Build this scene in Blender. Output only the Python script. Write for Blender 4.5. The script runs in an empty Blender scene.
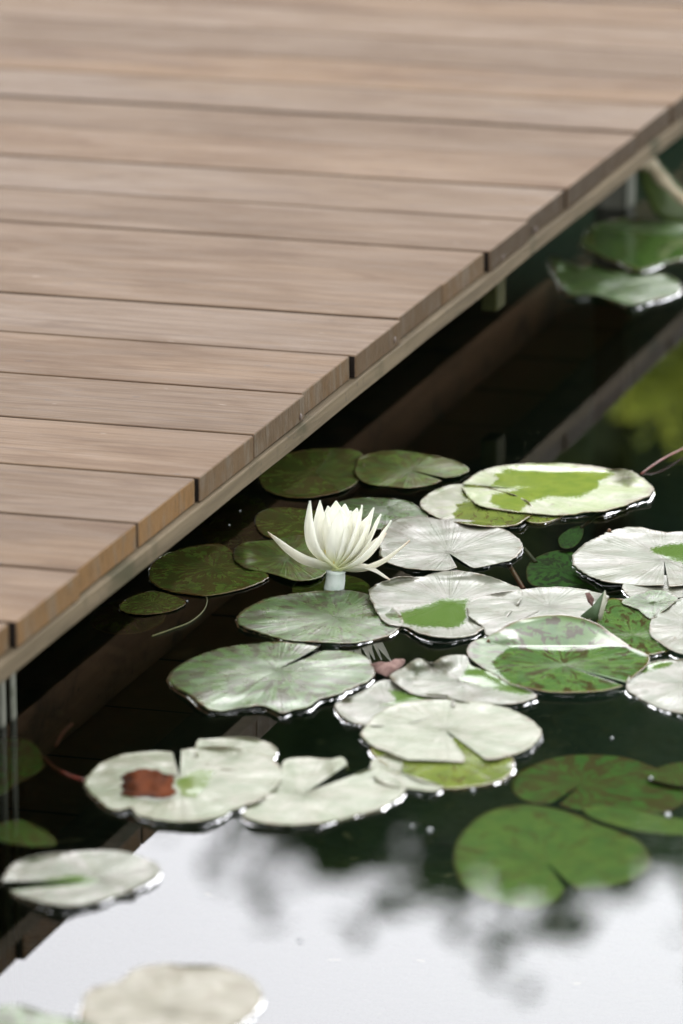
import bpy, bmesh, math, random
from mathutils import Vector, Matrix, noise
R_ = math.radians
C = bpy.context.scene.collection
scene = bpy.context.scene
random.seed(7)

# ------------------------------------------------------------------ camera
W, H = 683, 1024
BW = 0.14                                   # decking module
DECK_Z = 0.9462 * BW                        # deck top above the water (water is z = 0)
FPX, PITCH, ROLL, YAW = 5868.1, 0.27120, -0.00563, -0.30514
CAM = Vector((10.5176 * BW, -27.6537 * BW, (8.8013 + 0.9462) * BW))
Fv = Vector((math.sin(YAW) * math.cos(PITCH), math.cos(YAW) * math.cos(PITCH), -math.sin(PITCH)))
Rv = Vector((math.cos(YAW), -math.sin(YAW), 0))
Uv = Rv.cross(Fv)
Rr = Rv * math.cos(ROLL) + Uv * math.sin(ROLL)
Ur = -Rv * math.sin(ROLL) + Uv * math.cos(ROLL)

def ray(px, py):
    return (Fv * FPX + Rr * (px - W / 2) + Ur * (H / 2 - py))

def at(px, py, z=0.0):
    """the point of the level z that the photograph shows at this pixel"""
    d = ray(px, py)
    t = (z - CAM.z) / d.z
    return CAM + d * t

def at_plane(px, py, p0, n):
    d = ray(px, py)
    t = (p0 - CAM).dot(n) / d.dot(n)
    return CAM + d * t

cam = bpy.data.cameras.new('camera')
camo = bpy.data.objects.new('camera', cam)
C.objects.link(camo)
M = Matrix.Identity(4)
for i in range(3):
    M[i][0], M[i][1], M[i][2], M[i][3] = Rr[i], Ur[i], -Fv[i], CAM[i]
camo.matrix_world = M
cam.sensor_fit = 'VERTICAL'
cam.sensor_height = 36
cam.sensor_width = 24
cam.lens = FPX / H * 36
cam.clip_start = 0.05
cam.clip_end = 2000
cam.dof.use_dof = True
cam.dof.focus_distance = (at(335, 575) - CAM).dot(Fv)
cam.dof.aperture_fstop = 5.6
cam.dof.aperture_blades = 0
scene.camera = camo

# ------------------------------------------------------------------ node helpers
def new_mat(name):
    m = bpy.data.materials.new(name)
    m.use_nodes = True
    nt = m.node_tree
    nt.nodes.clear()
    out = nt.nodes.new('ShaderNodeOutputMaterial')
    return m, nt, out

def nd(nt, typ, **kw):
    n = nt.nodes.new(typ)
    for k, v in kw.items():
        if k.startswith('i_'):
            n.inputs[k[2:].replace('_', ' ')].default_value = v
        else:
            setattr(n, k, v)
    return n

def setin(nt, node, name, v):
    if hasattr(v, 'is_linked') or isinstance(v, bpy.types.NodeSocket):
        nt.links.new(v, node.inputs[name])
    else:
        node.inputs[name].default_value = v

def mth(nt, op, a, b=0.0, c=0.0, clamp=False):
    n = nt.nodes.new('ShaderNodeMath')
    n.operation = op
    n.use_clamp = clamp
    setin(nt, n, 0, a); setin(nt, n, 1, b)
    if op in ('MULTIPLY_ADD',):
        setin(nt, n, 2, c)
    return n.outputs[0]

def ramp01(nt, v, lo, hi):
    n = nt.nodes.new('ShaderNodeMapRange')
    n.interpolation_type = 'SMOOTHSTEP'
    setin(nt, n, 'Value', v)
    n.inputs['From Min'].default_value = lo
    n.inputs['From Max'].default_value = hi
    return n.outputs[0]

def mixc(nt, f, a, b, mode='MIX'):
    n = nt.nodes.new('ShaderNodeMix')
    n.data_type = 'RGBA'
    n.blend_type = mode
    setin(nt, n, 0, f)
    for sock, v in ((n.inputs[6], a), (n.inputs[7], b)):
        if isinstance(v, bpy.types.NodeSocket):
            nt.links.new(v, sock)
        else:
            sock.default_value = (v[0], v[1], v[2], 1)
    return n.outputs[2]

def mixf(nt, f, a, b):
    n = nt.nodes.new('ShaderNodeMix')
    n.data_type = 'FLOAT'
    setin(nt, n, 0, f); setin(nt, n, 2, a); setin(nt, n, 3, b)
    return n.outputs[0]

def attr(nt, name):
    n = nt.nodes.new('ShaderNodeAttribute')
    n.attribute_name = name
    return n

def noisen(nt, vec, scale, detail=4, rough=0.55, dist=0.0):
    n = nt.nodes.new('ShaderNodeTexNoise')
    n.inputs['Scale'].default_value = scale
    n.inputs['Detail'].default_value = detail
    n.inputs['Roughness'].default_value = rough
    n.inputs['Distortion'].default_value = dist
    nt.links.new(vec, n.inputs['Vector'])
    return n.outputs['Fac']

def mapv(nt, vec, scale=(1, 1, 1), loc=(0, 0, 0)):
    n = nt.nodes.new('ShaderNodeMapping')
    n.inputs['Scale'].default_value = scale
    n.inputs['Location'].default_value = loc
    nt.links.new(vec, n.inputs['Vector'])
    return n.outputs[0]

def objco(nt):
    return nt.nodes.new('ShaderNodeTexCoord').outputs['Object']

def bump(nt, h, dist, strength=1.0, normal=None):
    n = nt.nodes.new('ShaderNodeBump')
    n.inputs['Distance'].default_value = dist
    n.inputs['Strength'].default_value = strength
    nt.links.new(h, n.inputs['Height'])
    if normal is not None:
        nt.links.new(normal, n.inputs['Normal'])
    return n.outputs[0]

def principled(nt, out, **kw):
    p = nt.nodes.new('ShaderNodeBsdfPrincipled')
    for k, v in kw.items():
        k = k.replace('_', ' ')
        if isinstance(v, bpy.types.NodeSocket):
            nt.links.new(v, p.inputs[k])
        elif isinstance(v, tuple) and len(v) == 3 and k in ('Base Color', 'Specular Tint', 'Coat Tint', 'Sheen Tint'):
            p.inputs[k].default_value = (*v, 1)
        else:
            p.inputs[k].default_value = v
    if out is not None:
        nt.links.new(p.outputs[0], out.inputs[0])
    return p

# ------------------------------------------------------------------ materials
def wood_top():
    m, nt, out = new_mat('weathered_decking')
    bid = attr(nt, 'board').outputs['Fac']
    co = nt.nodes.new('ShaderNodeTexCoord').outputs['Object']
    cmb = nd(nt, 'ShaderNodeCombineXYZ')
    nt.links.new(mth(nt, 'MULTIPLY', bid, 7.31), cmb.inputs[0])
    nt.links.new(mth(nt, 'MULTIPLY', bid, 3.17), cmb.inputs[2])
    add = nd(nt, 'ShaderNodeVectorMath', operation='ADD')
    nt.links.new(co, add.inputs[0]); nt.links.new(cmb.outputs[0], add.inputs[1])
    v = add.outputs[0]
    # slow wander of the grain
    broad = noisen(nt, mapv(nt, v, (2.2, 9, 9)), 1.6, 3, .5, .4)
    grain = noisen(nt, mapv(nt, v, (3.0, 60, 60)), 2.2, 6, .62, .35)
    fine = noisen(nt, mapv(nt, v, (9, 260, 260)), 2.0, 5, .7)
    stain = noisen(nt, mapv(nt, v, (4, 16, 16)), 2.2, 4, .6, .8)
    bt = nd(nt, 'ShaderNodeTexWhiteNoise', noise_dimensions='1D')
    nt.links.new(bid, bt.inputs['W'])
    bt2 = nd(nt, 'ShaderNodeTexWhiteNoise', noise_dimensions='1D')
    nt.links.new(mth(nt, 'ADD', bid, 9.3), bt2.inputs['W'])
    warm = mixc(nt, bt.outputs['Value'], (.104, .063, .031), (.076, .051, .034))
    base = mixc(nt, ramp01(nt, broad, .40, .60), (.112, .075, .047), warm)
    base = mixc(nt, mth(nt, 'MULTIPLY', ramp01(nt, stain, .50, .74), .6), base, (.072, .045, .030))
    wv = nd(nt, 'ShaderNodeTexWave', wave_type='BANDS', bands_direction='Y', wave_profile='SAW')
    for k_, v_ in (('Scale', 17.0), ('Distortion', 7.0), ('Detail', 3.0), ('Detail Scale', .55), ('Detail Roughness', .55)):
        wv.inputs[k_].default_value = v_
    nt.links.new(mapv(nt, v, (.16, 1, 1)), wv.inputs['Vector'])
    base = mixc(nt, mth(nt, 'MULTIPLY', ramp01(nt, wv.outputs['Fac'], .72, 1.0), .42), base, (.055, .032, .018))
    dk = mth(nt, 'MULTIPLY', ramp01(nt, grain, .48, .70), .45)
    base = mixc(nt, dk, base, (.046, .026, .015))
    lt = mth(nt, 'MULTIPLY', ramp01(nt, fine, .52, .70), .45)
    base = mixc(nt, lt, base, (.175, .126, .086))
    hs = nd(nt, 'ShaderNodeHueSaturation')
    nt.links.new(base, hs.inputs['Color'])
    nt.links.new(mth(nt, 'MULTIPLY_ADD', bt2.outputs['Value'], .28, .92), hs.inputs['Value'])
    nt.links.new(mth(nt, 'MULTIPLY_ADD', bt.outputs['Value'], .30, .84), hs.inputs['Saturation'])
    base = hs.outputs[0]
    # pale scuffs and dark specks
    sp = noisen(nt, mapv(nt, v, (18, 60, 60)), 2.0, 2, .5)
    base = mixc(nt, mth(nt, 'MULTIPLY', ramp01(nt, sp, .73, .79), .30), base, (.30, .26, .22))
    sp2 = noisen(nt, mapv(nt, v, (25, 45, 45), (3, 1, 2)), 2.0, 1, .5)
    base = mixc(nt, mth(nt, 'MULTIPLY', ramp01(nt, sp2, .735, .78), .5), base, (.06, .05, .045))
    # cut ends : orange heartwood on some boards, grey weathering with vertical streaks on others
    geo = nd(nt, 'ShaderNodeNewGeometry')
    sep = nd(nt, 'ShaderNodeSeparateXYZ')
    nt.links.new(geo.outputs['True Normal'], sep.inputs[0])
    end = ramp01(nt, sep.outputs[0], .80, .92)
    e1 = noisen(nt, mapv(nt, v, (30, 30, 10)), 2.0, 5, .65, .5)
    e2 = noisen(nt, mapv(nt, v, (60, 170, 30)), 2.0, 4, .7)
    ecol = mixc(nt, attr(nt, 'fresh').outputs['Fac'], (.074, .050, .028), (.165, .092, .036))
    ecol = mixc(nt, mth(nt, 'MULTIPLY', ramp01(nt, e1, .46, .66), .55), ecol, (.125, .105, .078))
    ecol = mixc(nt, mth(nt, 'MULTIPLY', ramp01(nt, e2, .50, .70), .50), ecol, (.030, .021, .013))
    ecol = mixc(nt, attr(nt, 'dark_end').outputs['Fac'], ecol, (.040, .028, .016))  # cut ends of the farther boards are mixed darker
    col = mixc(nt, end, base, ecol)
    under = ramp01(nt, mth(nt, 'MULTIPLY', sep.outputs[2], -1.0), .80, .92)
    col = mixc(nt, under, col, (.30, .18, .10))  # underside colour lightened to stand in for light below the deck
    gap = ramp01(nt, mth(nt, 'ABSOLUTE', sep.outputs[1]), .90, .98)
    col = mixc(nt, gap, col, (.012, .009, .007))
    rough = mixf(nt, ramp01(nt, stain, .3, .7), .58, .72)
    hsum = mth(nt, 'ADD', mth(nt, 'MULTIPLY', grain, .6), mth(nt, 'MULTIPLY', fine, .4))
    hh = mixf(nt, end, hsum, e2)
    principled(nt, out, Base_Color=col, Roughness=rough, Normal=bump(nt, hh, .0012, .8), Specular_IOR_Level=.07)
    return m

def wood_plain(name, c1, c2, c3, rough=.7, stretch=(40, 3, 60)):
    m, nt, out = new_mat(name)
    co = objco(nt)
    a = noisen(nt, mapv(nt, co, stretch), 1.6, 6, .65, .3)
    b = noisen(nt, co, 14, 4, .6, .5)
    sp = noisen(nt, co, 110, 3, .6)
    col = mixc(nt, ramp01(nt, a, .35, .68), c1, c2)
    col = mixc(nt, ramp01(nt, b, .52, .72), col, c3)
    col = mixc(nt, mth(nt, 'MULTIPLY', ramp01(nt, sp, .64, .72), .8), col, (.05, .045, .032))
    zz = nd(nt, 'ShaderNodeSeparateXYZ'); nt.links.new(co, zz.inputs[0])
    col = mixc(nt, ramp01(nt, zz.outputs[2], -.004, .006), (.012, .016, .008), col)
    principled(nt, out, Base_Color=col, Roughness=rough, Normal=bump(nt, a, .0015, .8), Specular_IOR_Level=.08)
    return m

def water_mat():
    m, nt, out = new_mat('pond_water')
    co = objco(nt)
    n1 = noisen(nt, mapv(nt, co, (1, 1, 1)), 9.0, 2, .5)
    n2 = noisen(nt, mapv(nt, co, (1, 1, 1), (4, 2, 0)), 45.0, 2, .5)
    # a small patch of live ripples in front of the pads
    rp = at(575, 738)
    d = nd(nt, 'ShaderNodeVectorMath', operation='DISTANCE')
    nt.links.new(co, d.inputs[0]); d.inputs[1].default_value = rp
    near = mth(nt, 'SUBTRACT', 1.0, ramp01(nt, d.outputs['Value'], .01, .07))
    n2 = mth(nt, 'MULTIPLY', n2, mth(nt, 'MULTIPLY_ADD', near, .10, .0))
    h = mth(nt, 'ADD', mth(nt, 'MULTIPLY', n1, .004), n2)
    nrm = bump(nt, h, .0035, 1.0)
    fr = nd(nt, 'ShaderNodeFresnel')
    fr.inputs['IOR'].default_value = 1.37
    nt.links.new(nrm, fr.inputs['Normal'])
    tr = nd(nt, 'ShaderNodeBsdfTransparent')
    tr.inputs[0].default_value = (.72, .80, .70, 1)
    gl = nd(nt, 'ShaderNodeBsdfGlossy')
    gl.inputs['Roughness'].default_value = 0.0
    gl.inputs['Color'].default_value = (1, 1, 1, 1)
    nt.links.new(nrm, gl.inputs['Normal'])
    mx = nd(nt, 'ShaderNodeMixShader')
    nt.links.new(fr.outputs[0], mx.inputs[0])
    nt.links.new(tr.outputs[0], mx.inputs[1]); nt.links.new(gl.outputs[0], mx.inputs[2])
    nt.links.new(mx.outputs[0], out.inputs[0])
    return m

def bed_mat():
    m, nt, out = new_mat('pond_bed_and_lawn')
    co = objco(nt)
    z = nd(nt, 'ShaderNodeSeparateXYZ')
    nt.links.new(co, z.inputs[0])
    a = noisen(nt, co, 5, 5, .6)
    b = noisen(nt, co, 38, 4, .6)
    c = noisen(nt, co, 26, 2, .5, .6)
    mud = mixc(nt, ramp01(nt, a, .35, .65), (.010, .026, .020), (.016, .032, .022))
    mud = mixc(nt, ramp01(nt, b, .55, .72), mud, (.035, .042, .022))
    mud = mixc(nt, ramp01(nt, c, .70, .74), mud, (.16, .15, .09))
    grass = mixc(nt, ramp01(nt, b, .3, .7), (.035, .062, .016), (.075, .10, .03))
    grass = mixc(nt, ramp01(nt, a, .4, .75), grass, (.09, .085, .04))
    col = mixc(nt, ramp01(nt, z.outputs[2], -.03, .03), mud, grass)
    principled(nt, out, Base_Color=col, Roughness=.9, Normal=bump(nt, b, .02, .7), Specular_IOR_Level=.2)
    return m

def pad_mat(name, green, green2, blotch, dry, blot_amt=.5, blot_lo=.56, rim=(.10, .045, .02), wax=.5, wet_rough=.05, dull=1.0, rough=.46, wetg=None):
    """lily leaf: pv = (cos, sin, r) round the leaf's own centre, wet = signed distance to the wet patch"""
    m, nt, out = new_mat(name)
    pv = attr(nt, 'pv').outputs['Vector']
    wet = attr(nt, 'wet').outputs['Fac']
    co = objco(nt)
    sep = nd(nt, 'ShaderNodeSeparateXYZ')
    nt.links.new(pv, sep.inputs[0])
    r = sep.outputs[2]
    rnd = nd(nt, 'ShaderNodeObjectInfo').outputs['Random']
    off = nd(nt, 'ShaderNodeCombineXYZ')
    nt.links.new(mth(nt, 'MULTIPLY', rnd, 40.0), off.inputs[0])
    nt.links.new(mth(nt, 'MULTIPLY', rnd, 17.0), off.inputs[1])
    add = nd(nt, 'ShaderNodeVectorMath', operation='ADD')
    nt.links.new(pv, add.inputs[0]); nt.links.new(off.outputs[0], add.inputs[1])
    pvo = add.outputs[0]
    # blotches stretched outward from the leaf's centre
    bl = noisen(nt, mapv(nt, pvo, (5.2, 5.2, 3.6)), 1.25, 5, .62, .55)
    ray_n = noisen(nt, mapv(nt, pvo, (26, 26, .7)), 1.0, 2, .5)
    vein = noisen(nt, mapv(nt, pvo, (9, 9, .05)), 1.35, 1, .5)
    fine = noisen(nt, co, 420, 4, .65)
    mid = noisen(nt, co, 55, 5, .6, .6)
    # wet edge, ragged
    w = mth(nt, 'ADD', wet, mth(nt, 'MULTIPLY', mth(nt, 'SUBTRACT', noisen(nt, co, 330, 4, .7), .5), 13.0))
    w = ramp01(nt, w, -1.5, 1.5)
    g = mixc(nt, ramp01(nt, mid, .32, .68), green, green2)
    b = ramp01(nt, bl, blot_lo, blot_lo + .05)
    g = mixc(nt, mth(nt, 'MULTIPLY', b, blot_amt), g, blotch)
    vline = mth(nt, 'SUBTRACT', 1.0, ramp01(nt, mth(nt, 'ABSOLUTE', mth(nt, 'SUBTRACT', vein, .5)), .0, .012))
    vfade = mth(nt, 'MULTIPLY', vline, mth(nt, 'SUBTRACT', 1.0, ramp01(nt, r, .25, .85)))
    g = mixc(nt, mth(nt, 'MULTIPLY', vfade, .20), g, (.19, .24, .10))
    # the dry leaf wears a greyish waxy bloom with specks of dried pond scum
    bloom = mixf(nt, ramp01(nt, ray_n, .3, .7), wax * .72, wax)
    big = noisen(nt, mapv(nt, pvo, (1.6, 1.6, 1.2)), 1.3, 3, .55, .4)
    bloom = mth(nt, 'MULTIPLY', bloom, mixf(nt, ramp01(nt, mid, .35, .68), 1.0, .45))
    bloom = mth(nt, 'MULTIPLY', bloom, mixf(nt, ramp01(nt, big, .38, .62), 1.05, .35))
    d = mixc(nt, bloom, g, dry)
    d = mixc(nt, mth(nt, 'MULTIPLY', ramp01(nt, fine, .60, .70), .45), d, (.10, .10, .05))
    d = mixc(nt, mth(nt, 'MULTIPLY', vline, .14), d, (.12, .15, .06))
    bs = noisen(nt, co, 95, 3, .6, .3)
    d = mixc(nt, mth(nt, 'MULTIPLY', ramp01(nt, bs, .655, .70), .65), d, (.085, .055, .025))
    sect = noisen(nt, mapv(nt, pvo, (2.6, 2.6, .3)), 1.3, 3, .6, .2)
    brown = mth(nt, 'MULTIPLY', ramp01(nt, mth(nt, 'ADD', r, mth(nt, 'MULTIPLY', mth(nt, 'SUBTRACT', sect, .5), .55)), .98, 1.06), .7)
    d = mixc(nt, brown, d, (.10, .07, .03))
    ed = ramp01(nt, r, .972, .992)
    gw = g if wetg is None else mixc(nt, .8, g, wetg)
    wcol = mixc(nt, mth(nt, 'MULTIPLY', ramp01(nt, fine, .62, .72), .35), gw, (.09, .05, .02))
    wcol = mixc(nt, mth(nt, 'MULTIPLY', ramp01(nt, r, .93, 1.0), .5), wcol, rim)
    col = mixc(nt, w, d, wcol)
    col = mixc(nt, mth(nt, 'MULTIPLY', ed, .28), col, rim)
    rg = mixf(nt, w, mixf(nt, ramp01(nt, mid, .3, .7), rough - .07, rough + .08), wet_rough)
    hb = mth(nt, 'ADD', mth(nt, 'MULTIPLY', ray_n, .55), mth(nt, 'ADD', mth(nt, 'MULTIPLY', fine, .10), mth(nt, 'MULTIPLY', mid, .5)))
    hb = mth(nt, 'ADD', hb, mth(nt, 'MULTIPLY', vline, -.18))
    stren = mixf(nt, w, .8, .05)
    bn = nd(nt, 'ShaderNodeBump')
    bn.inputs['Distance'].default_value = .0013
    nt.links.new(stren, bn.inputs['Strength']); nt.links.new(hb, bn.inputs['Height'])
    p = principled(nt, None, Base_Color=col, Roughness=rg, Normal=bn.outputs[0],
                   Specular_IOR_Level=mixf(nt, w, .45 * dull, .34), IOR=1.5)
    p.inputs['Sheen Weight'].default_value = .0
    # leaves let some light through
    tl = nd(nt, 'ShaderNodeBsdfTranslucent')
    nt.links.new(mixc(nt, .5, col, (.10, .16, .02)), tl.inputs[0])
    mx = nd(nt, 'ShaderNodeMixShader'); mx.inputs[0].default_value = .12
    nt.links.new(p.outputs[0], mx.inputs[1]); nt.links.new(tl.outputs[0], mx.inputs[2])
    nt.links.new(mx.outputs[0], out.inputs[0])
    return m

def petal_mat(name, tip, base, back):
    m, nt, out = new_mat(name)
    pt = attr(nt, 'pt').outputs['Vector']       # (across, along, -)
    sep = nd(nt, 'ShaderNodeSeparateXYZ'); nt.links.new(pt, sep.inputs[0])
    v = noisen(nt, mapv(nt, pt, (16, .9, 1)), 1.0, 3, .5)
    col = mixc(nt, ramp01(nt, sep.outputs[1], .0, .42), base, tip)
    col = mixc(nt, mth(nt, 'MULTIPLY', ramp01(nt, v, .45, .75), .22), col, back)
    col = mixc(nt, mth(nt, 'MULTIPLY', ramp01(nt, sep.outputs[1], .86, 1.0), .55), col, back)
    bn = bump(nt, v, .0008, .5)
    p = principled(nt, None, Base_Color=col, Roughness=.48, Normal=bn, Specular_IOR_Level=.35)
    tl = nd(nt, 'ShaderNodeBsdfTranslucent'); nt.links.new(col, tl.inputs[0])
    mx = nd(nt, 'ShaderNodeMixShader'); mx.inputs[0].default_value = .45
    nt.links.new(p.outputs[0], mx.inputs[1]); nt.links.new(tl.outputs[0], mx.inputs[2])
    nt.links.new(mx.outputs[0], out.inputs[0])
    return m

def simple_mat(name, c1, c2, rough=.6, scale=60, spec=.4, translucent=0.0, bdist=.0005):
    m, nt, out = new_mat(name)
    co = objco(nt)
    a = noisen(nt, co, scale, 5, .6, .4)
    col = mixc(nt, ramp01(nt, a, .36, .64), c1, c2)
    p = principled(nt, None, Base_Color=col, Roughness=rough, Normal=bump(nt, a, bdist, .8), Specular_IOR_Level=spec)
    if translucent:
        tl = nd(nt, 'ShaderNodeBsdfTranslucent'); nt.links.new(col, tl.inputs[0])
        mx = nd(nt, 'ShaderNodeMixShader'); mx.inputs[0].default_value = translucent
        nt.links.new(p.outputs[0], mx.inputs[1]); nt.links.new(tl.outputs[0], mx.inputs[2])
        nt.links.new(mx.outputs[0], out.inputs[0])
    else:
        nt.links.new(p.outputs[0], out.inputs[0])
    return m

def leaf_mat(name, c1, c2, tr):
    m, nt, out = new_mat(name)
    rnd = nd(nt, 'ShaderNodeNewGeometry').outputs['Random Per Island']
    col = mixc(nt, rnd, c1, c2)
    p = principled(nt, None, Base_Color=col, Roughness=.5, Specular_IOR_Level=.4)
    tl = nd(nt, 'ShaderNodeBsdfTranslucent'); nt.links.new(mixc(nt, .5, col, c2), tl.inputs[0])
    mx = nd(nt, 'ShaderNodeMixShader'); mx.inputs[0].default_value = tr
    nt.links.new(p.outputs[0], mx.inputs[1]); nt.links.new(tl.outputs[0], mx.inputs[2])
    nt.links.new(mx.outputs[0], out.inputs[0])
    return m

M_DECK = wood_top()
M_BEAM = wood_plain('weathered_edge_beam', (.135, .105, .066), (.088, .068, .042), (.056, .050, .028), .75)
M_JOIST = wood_plain('under_deck_joist', (.27, .165, .095), (.19, .115, .065), (.09, .065, .04), .85)
M_POST = wood_plain('grey_post', (.19, .19, .155), (.12, .125, .10), (.075, .085, .055), .65, (40, 40, 4))
M_MOSS = wood_plain('mossy_post', (.035, .033, .011), (.022, .025, .008), (.05, .042, .015), .8, (40, 40, 6))
M_WATER = water_mat()
M_BED = bed_mat()

G1, G2 = (.070, .125, .030), (.045, .095, .026)
BLOT = (.034, .018, .009)
PALE = (.220, .196, .178)
PM = {
    'pale':  pad_mat('lily_leaf_pale', (.088, .102, .050), (.064, .086, .040), (.06, .045, .02), PALE, .35, .57, wax=.66, rough=.34, rim=(.15, .12, .08), wetg=(.075, .138, .026)),
    'cream': pad_mat('lily_leaf_cream', (.104, .128, .056), (.082, .110, .044), (.07, .05, .02), (.235, .212, .168), .25, .58, wax=.58, rough=.40, rim=(.15, .12, .06), wetg=(.10, .15, .03)),
    'beige': pad_mat('lily_leaf_beige', (.17, .155, .10), (.125, .115, .07), (.09, .06, .03), (.17, .16, .12), .6, .54, wax=.6, rim=(.10, .075, .05), rough=.45, dull=.7),
    'lime':  pad_mat('lily_leaf_lime', (.165, .215, .035), (.125, .180, .03), (.09, .07, .015), PALE, .3, .62, wax=.80),
    'olive': pad_mat('lily_leaf_olive', (.13, .165, .03), (.085, .115, .025), (.06, .035, .015), PALE, .6, .54, wax=.70),
    'green': pad_mat('lily_leaf_green', G1, G2, BLOT, PALE, .85, .52, wax=.22, wet_rough=.05, rim=(.10, .045, .012)),
    'half':  pad_mat('lily_leaf_half_dry', (.075, .130, .036), (.050, .098, .028), (.040, .034, .018), PALE, .8, .50, wax=.10, rough=.30, dull=.85),
    'fresh': pad_mat('lily_leaf_fresh', (.060, .115, .024), (.032, .072, .016), (.05, .03, .012), PALE, .6, .58, wax=.12, rough=.34),
    'dim':   pad_mat('lily_leaf_under_deck', (.105, .150, .028), (.050, .095, .018), (.060, .034, .012), (.12, .13, .10), .62, .47, wax=.05, dull=.4, rough=.38),
    'deep':  pad_mat('lily_leaf_submerged', (.165, .235, .050), (.090, .170, .038), (.10, .06, .015), PALE, .7, .55, wax=.0, wet_rough=.4, rough=.5),
    'mott':  pad_mat('lily_leaf_mottled', (.105, .215, .040), (.065, .145, .03), (.10, .05, .018), PALE, .85, .46, wax=.0, wet_rough=.35, rough=.45),
    'dark':  pad_mat('lily_leaf_dark', (.055, .150, .022), (.035, .110, .016), (.010, .008, .004), PALE, .9, .49, wax=.0, wet_rough=.4, rough=.5),
}
M_PETAL = petal_mat('white_petal', (.90, .895, .82), (.76, .79, .42), (.80, .84, .74))
M_SEPAL = petal_mat('blush_sepal', (.78, .77, .68), (.62, .66, .40), (.66, .48, .33))
M_PED = simple_mat('pale_flower_stalk', (.56, .61, .56), (.44, .52, .45), .42, 70)
M_STAMEN = simple_mat('yellow_stamen', (.72, .55, .10), (.80, .66, .2), .6, 200)
M_REDSTEM = simple_mat('red_leaf_stalk', (.15, .03, .018), (.09, .025, .015), .4, 150)
M_DARKSTEM = simple_mat('brown_leaf_stalk', (.06, .03, .02), (.03, .025, .015), .5, 150)
M_YELSTEM = simple_mat('yellow_green_stalk', (.12, .12, .04), (.08, .085, .03), .6, 150)
M_REDLEAF = simple_mat('dead_red_leaf', (.15, .038, .009), (.040, .014, .006), .5, 40, .2, .25, .002)
M_PINK = simple_mat('pink_leaf_underside', (.20, .13, .11), (.12, .07, .06), .85, 120, .1, .1)
M_SNAIL = simple_mat('snail_shell', (.17, .085, .035), (.08, .04, .02), .3, 300)
M_NAIL = simple_mat('rusty_nail', (.10, .07, .05), (.06, .04, .03), .5, 300)
M_TAN = simple_mat('tan_leaf_rim', (.40, .34, .23), (.28, .23, .14), .55, 70)
M_BARK = simple_mat('tree_bark', (.10, .075, .055), (.05, .04, .03), .9, 6, .2, 0, .02)

# ------------------------------------------------------------------ object helpers
def link_mesh(name, bm, mat, parent=None, smooth=True):
    me = bpy.data.meshes.new(name)
    bm.to_mesh(me)
    bm.free()
    if smooth:
        for p in me.polygons:
            p.use_smooth = True
    if mat is not None:
        me.materials.append(mat)
    o = bpy.data.objects.new(name, me)
    C.objects.link(o)
    if parent is not None:
        o.parent = parent
    return o

def tag(o, label=None, cat=None, group=None, kind=None):
    if label: o['label'] = label
    if cat: o['category'] = cat
    if group: o['group'] = group
    if kind: o['kind'] = kind
    return o

def thing(name, label, cat, loc=(0, 0, 0), group=None):
    o = bpy.data.objects.new(name, None)
    C.objects.link(o)
    o.location = loc
    o.empty_display_size = .02
    return tag(o, label, cat, group)

def setattr_f(o, name, vals, typ='FLOAT'):
    a = o.data.attributes.new(name, typ, 'POINT')
    if typ == 'FLOAT':
        a.data.foreach_set('value', vals)
    else:
        a.data.foreach_set('vector', [c for v in vals for c in v])

def tube(bm, pts, rads, seg=8, cap=True):
    rings = []
    n = len(pts)
    for i, p in enumerate(pts):
        t = (Vector(pts[min(i + 1, n - 1)]) - Vector(pts[max(i - 1, 0)])).normalized()
        a = Vector((0, 0, 1)) if abs(t.z) < .9 else Vector((1, 0, 0))
        u = t.cross(a).normalized(); v = t.cross(u)
        rings.append([bm.verts.new(Vector(p) + (u * math.cos(k * 2 * math.pi / seg) + v * math.sin(k * 2 * math.pi / seg)) * rads[i]) for k in range(seg)])
    for i in range(n - 1):
        for k in range(seg):
            bm.faces.new((rings[i][k], rings[i][(k + 1) % seg], rings[i + 1][(k + 1) % seg], rings[i + 1][k]))
    if cap:
        bm.faces.new(rings[0][::-1]); bm.faces.new(rings[-1])

def spline(pts, n, closed=False):
    """Catmull-Rom through pts, n samples equally spaced by arc length"""
    P = [Vector(p) for p in pts]
    m = len(P)
    out = []
    segs = m if closed else m - 1
    for i in range(segs):
        if closed:
            a, b, c, d = P[(i - 1) % m], P[i], P[(i + 1) % m], P[(i + 2) % m]
        else:
            b, c = P[i], P[i + 1]
            a = P[i - 1] if i > 0 else b * 2 - c
            d = P[i + 2] if i + 2 < m else c * 2 - b
        for k in range(16):
            t = k / 16
            out.append(0.5 * ((2 * b) + (c - a) * t + (2 * a - 5 * b + 4 * c - d) * t * t + (3 * b - a - 3 * c + d) * t ** 3))
    if not closed:
        out.append(P[-1])
    else:
        out.append(out[0].copy())
    L = [0]
    for i in range(1, len(out)):
        L.append(L[-1] + (out[i] - out[i - 1]).length)
    res = []
    j = 0
    cnt = n
    for k in range(cnt):
        s = L[-1] * k / (n if closed else n - 1)
        while j < len(L) - 2 and L[j + 1] < s:
            j += 1
        den = max(L[j + 1] - L[j], 1e-9)
        res.append(out[j].lerp(out[j + 1], (s - L[j]) / den))
    return res

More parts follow.
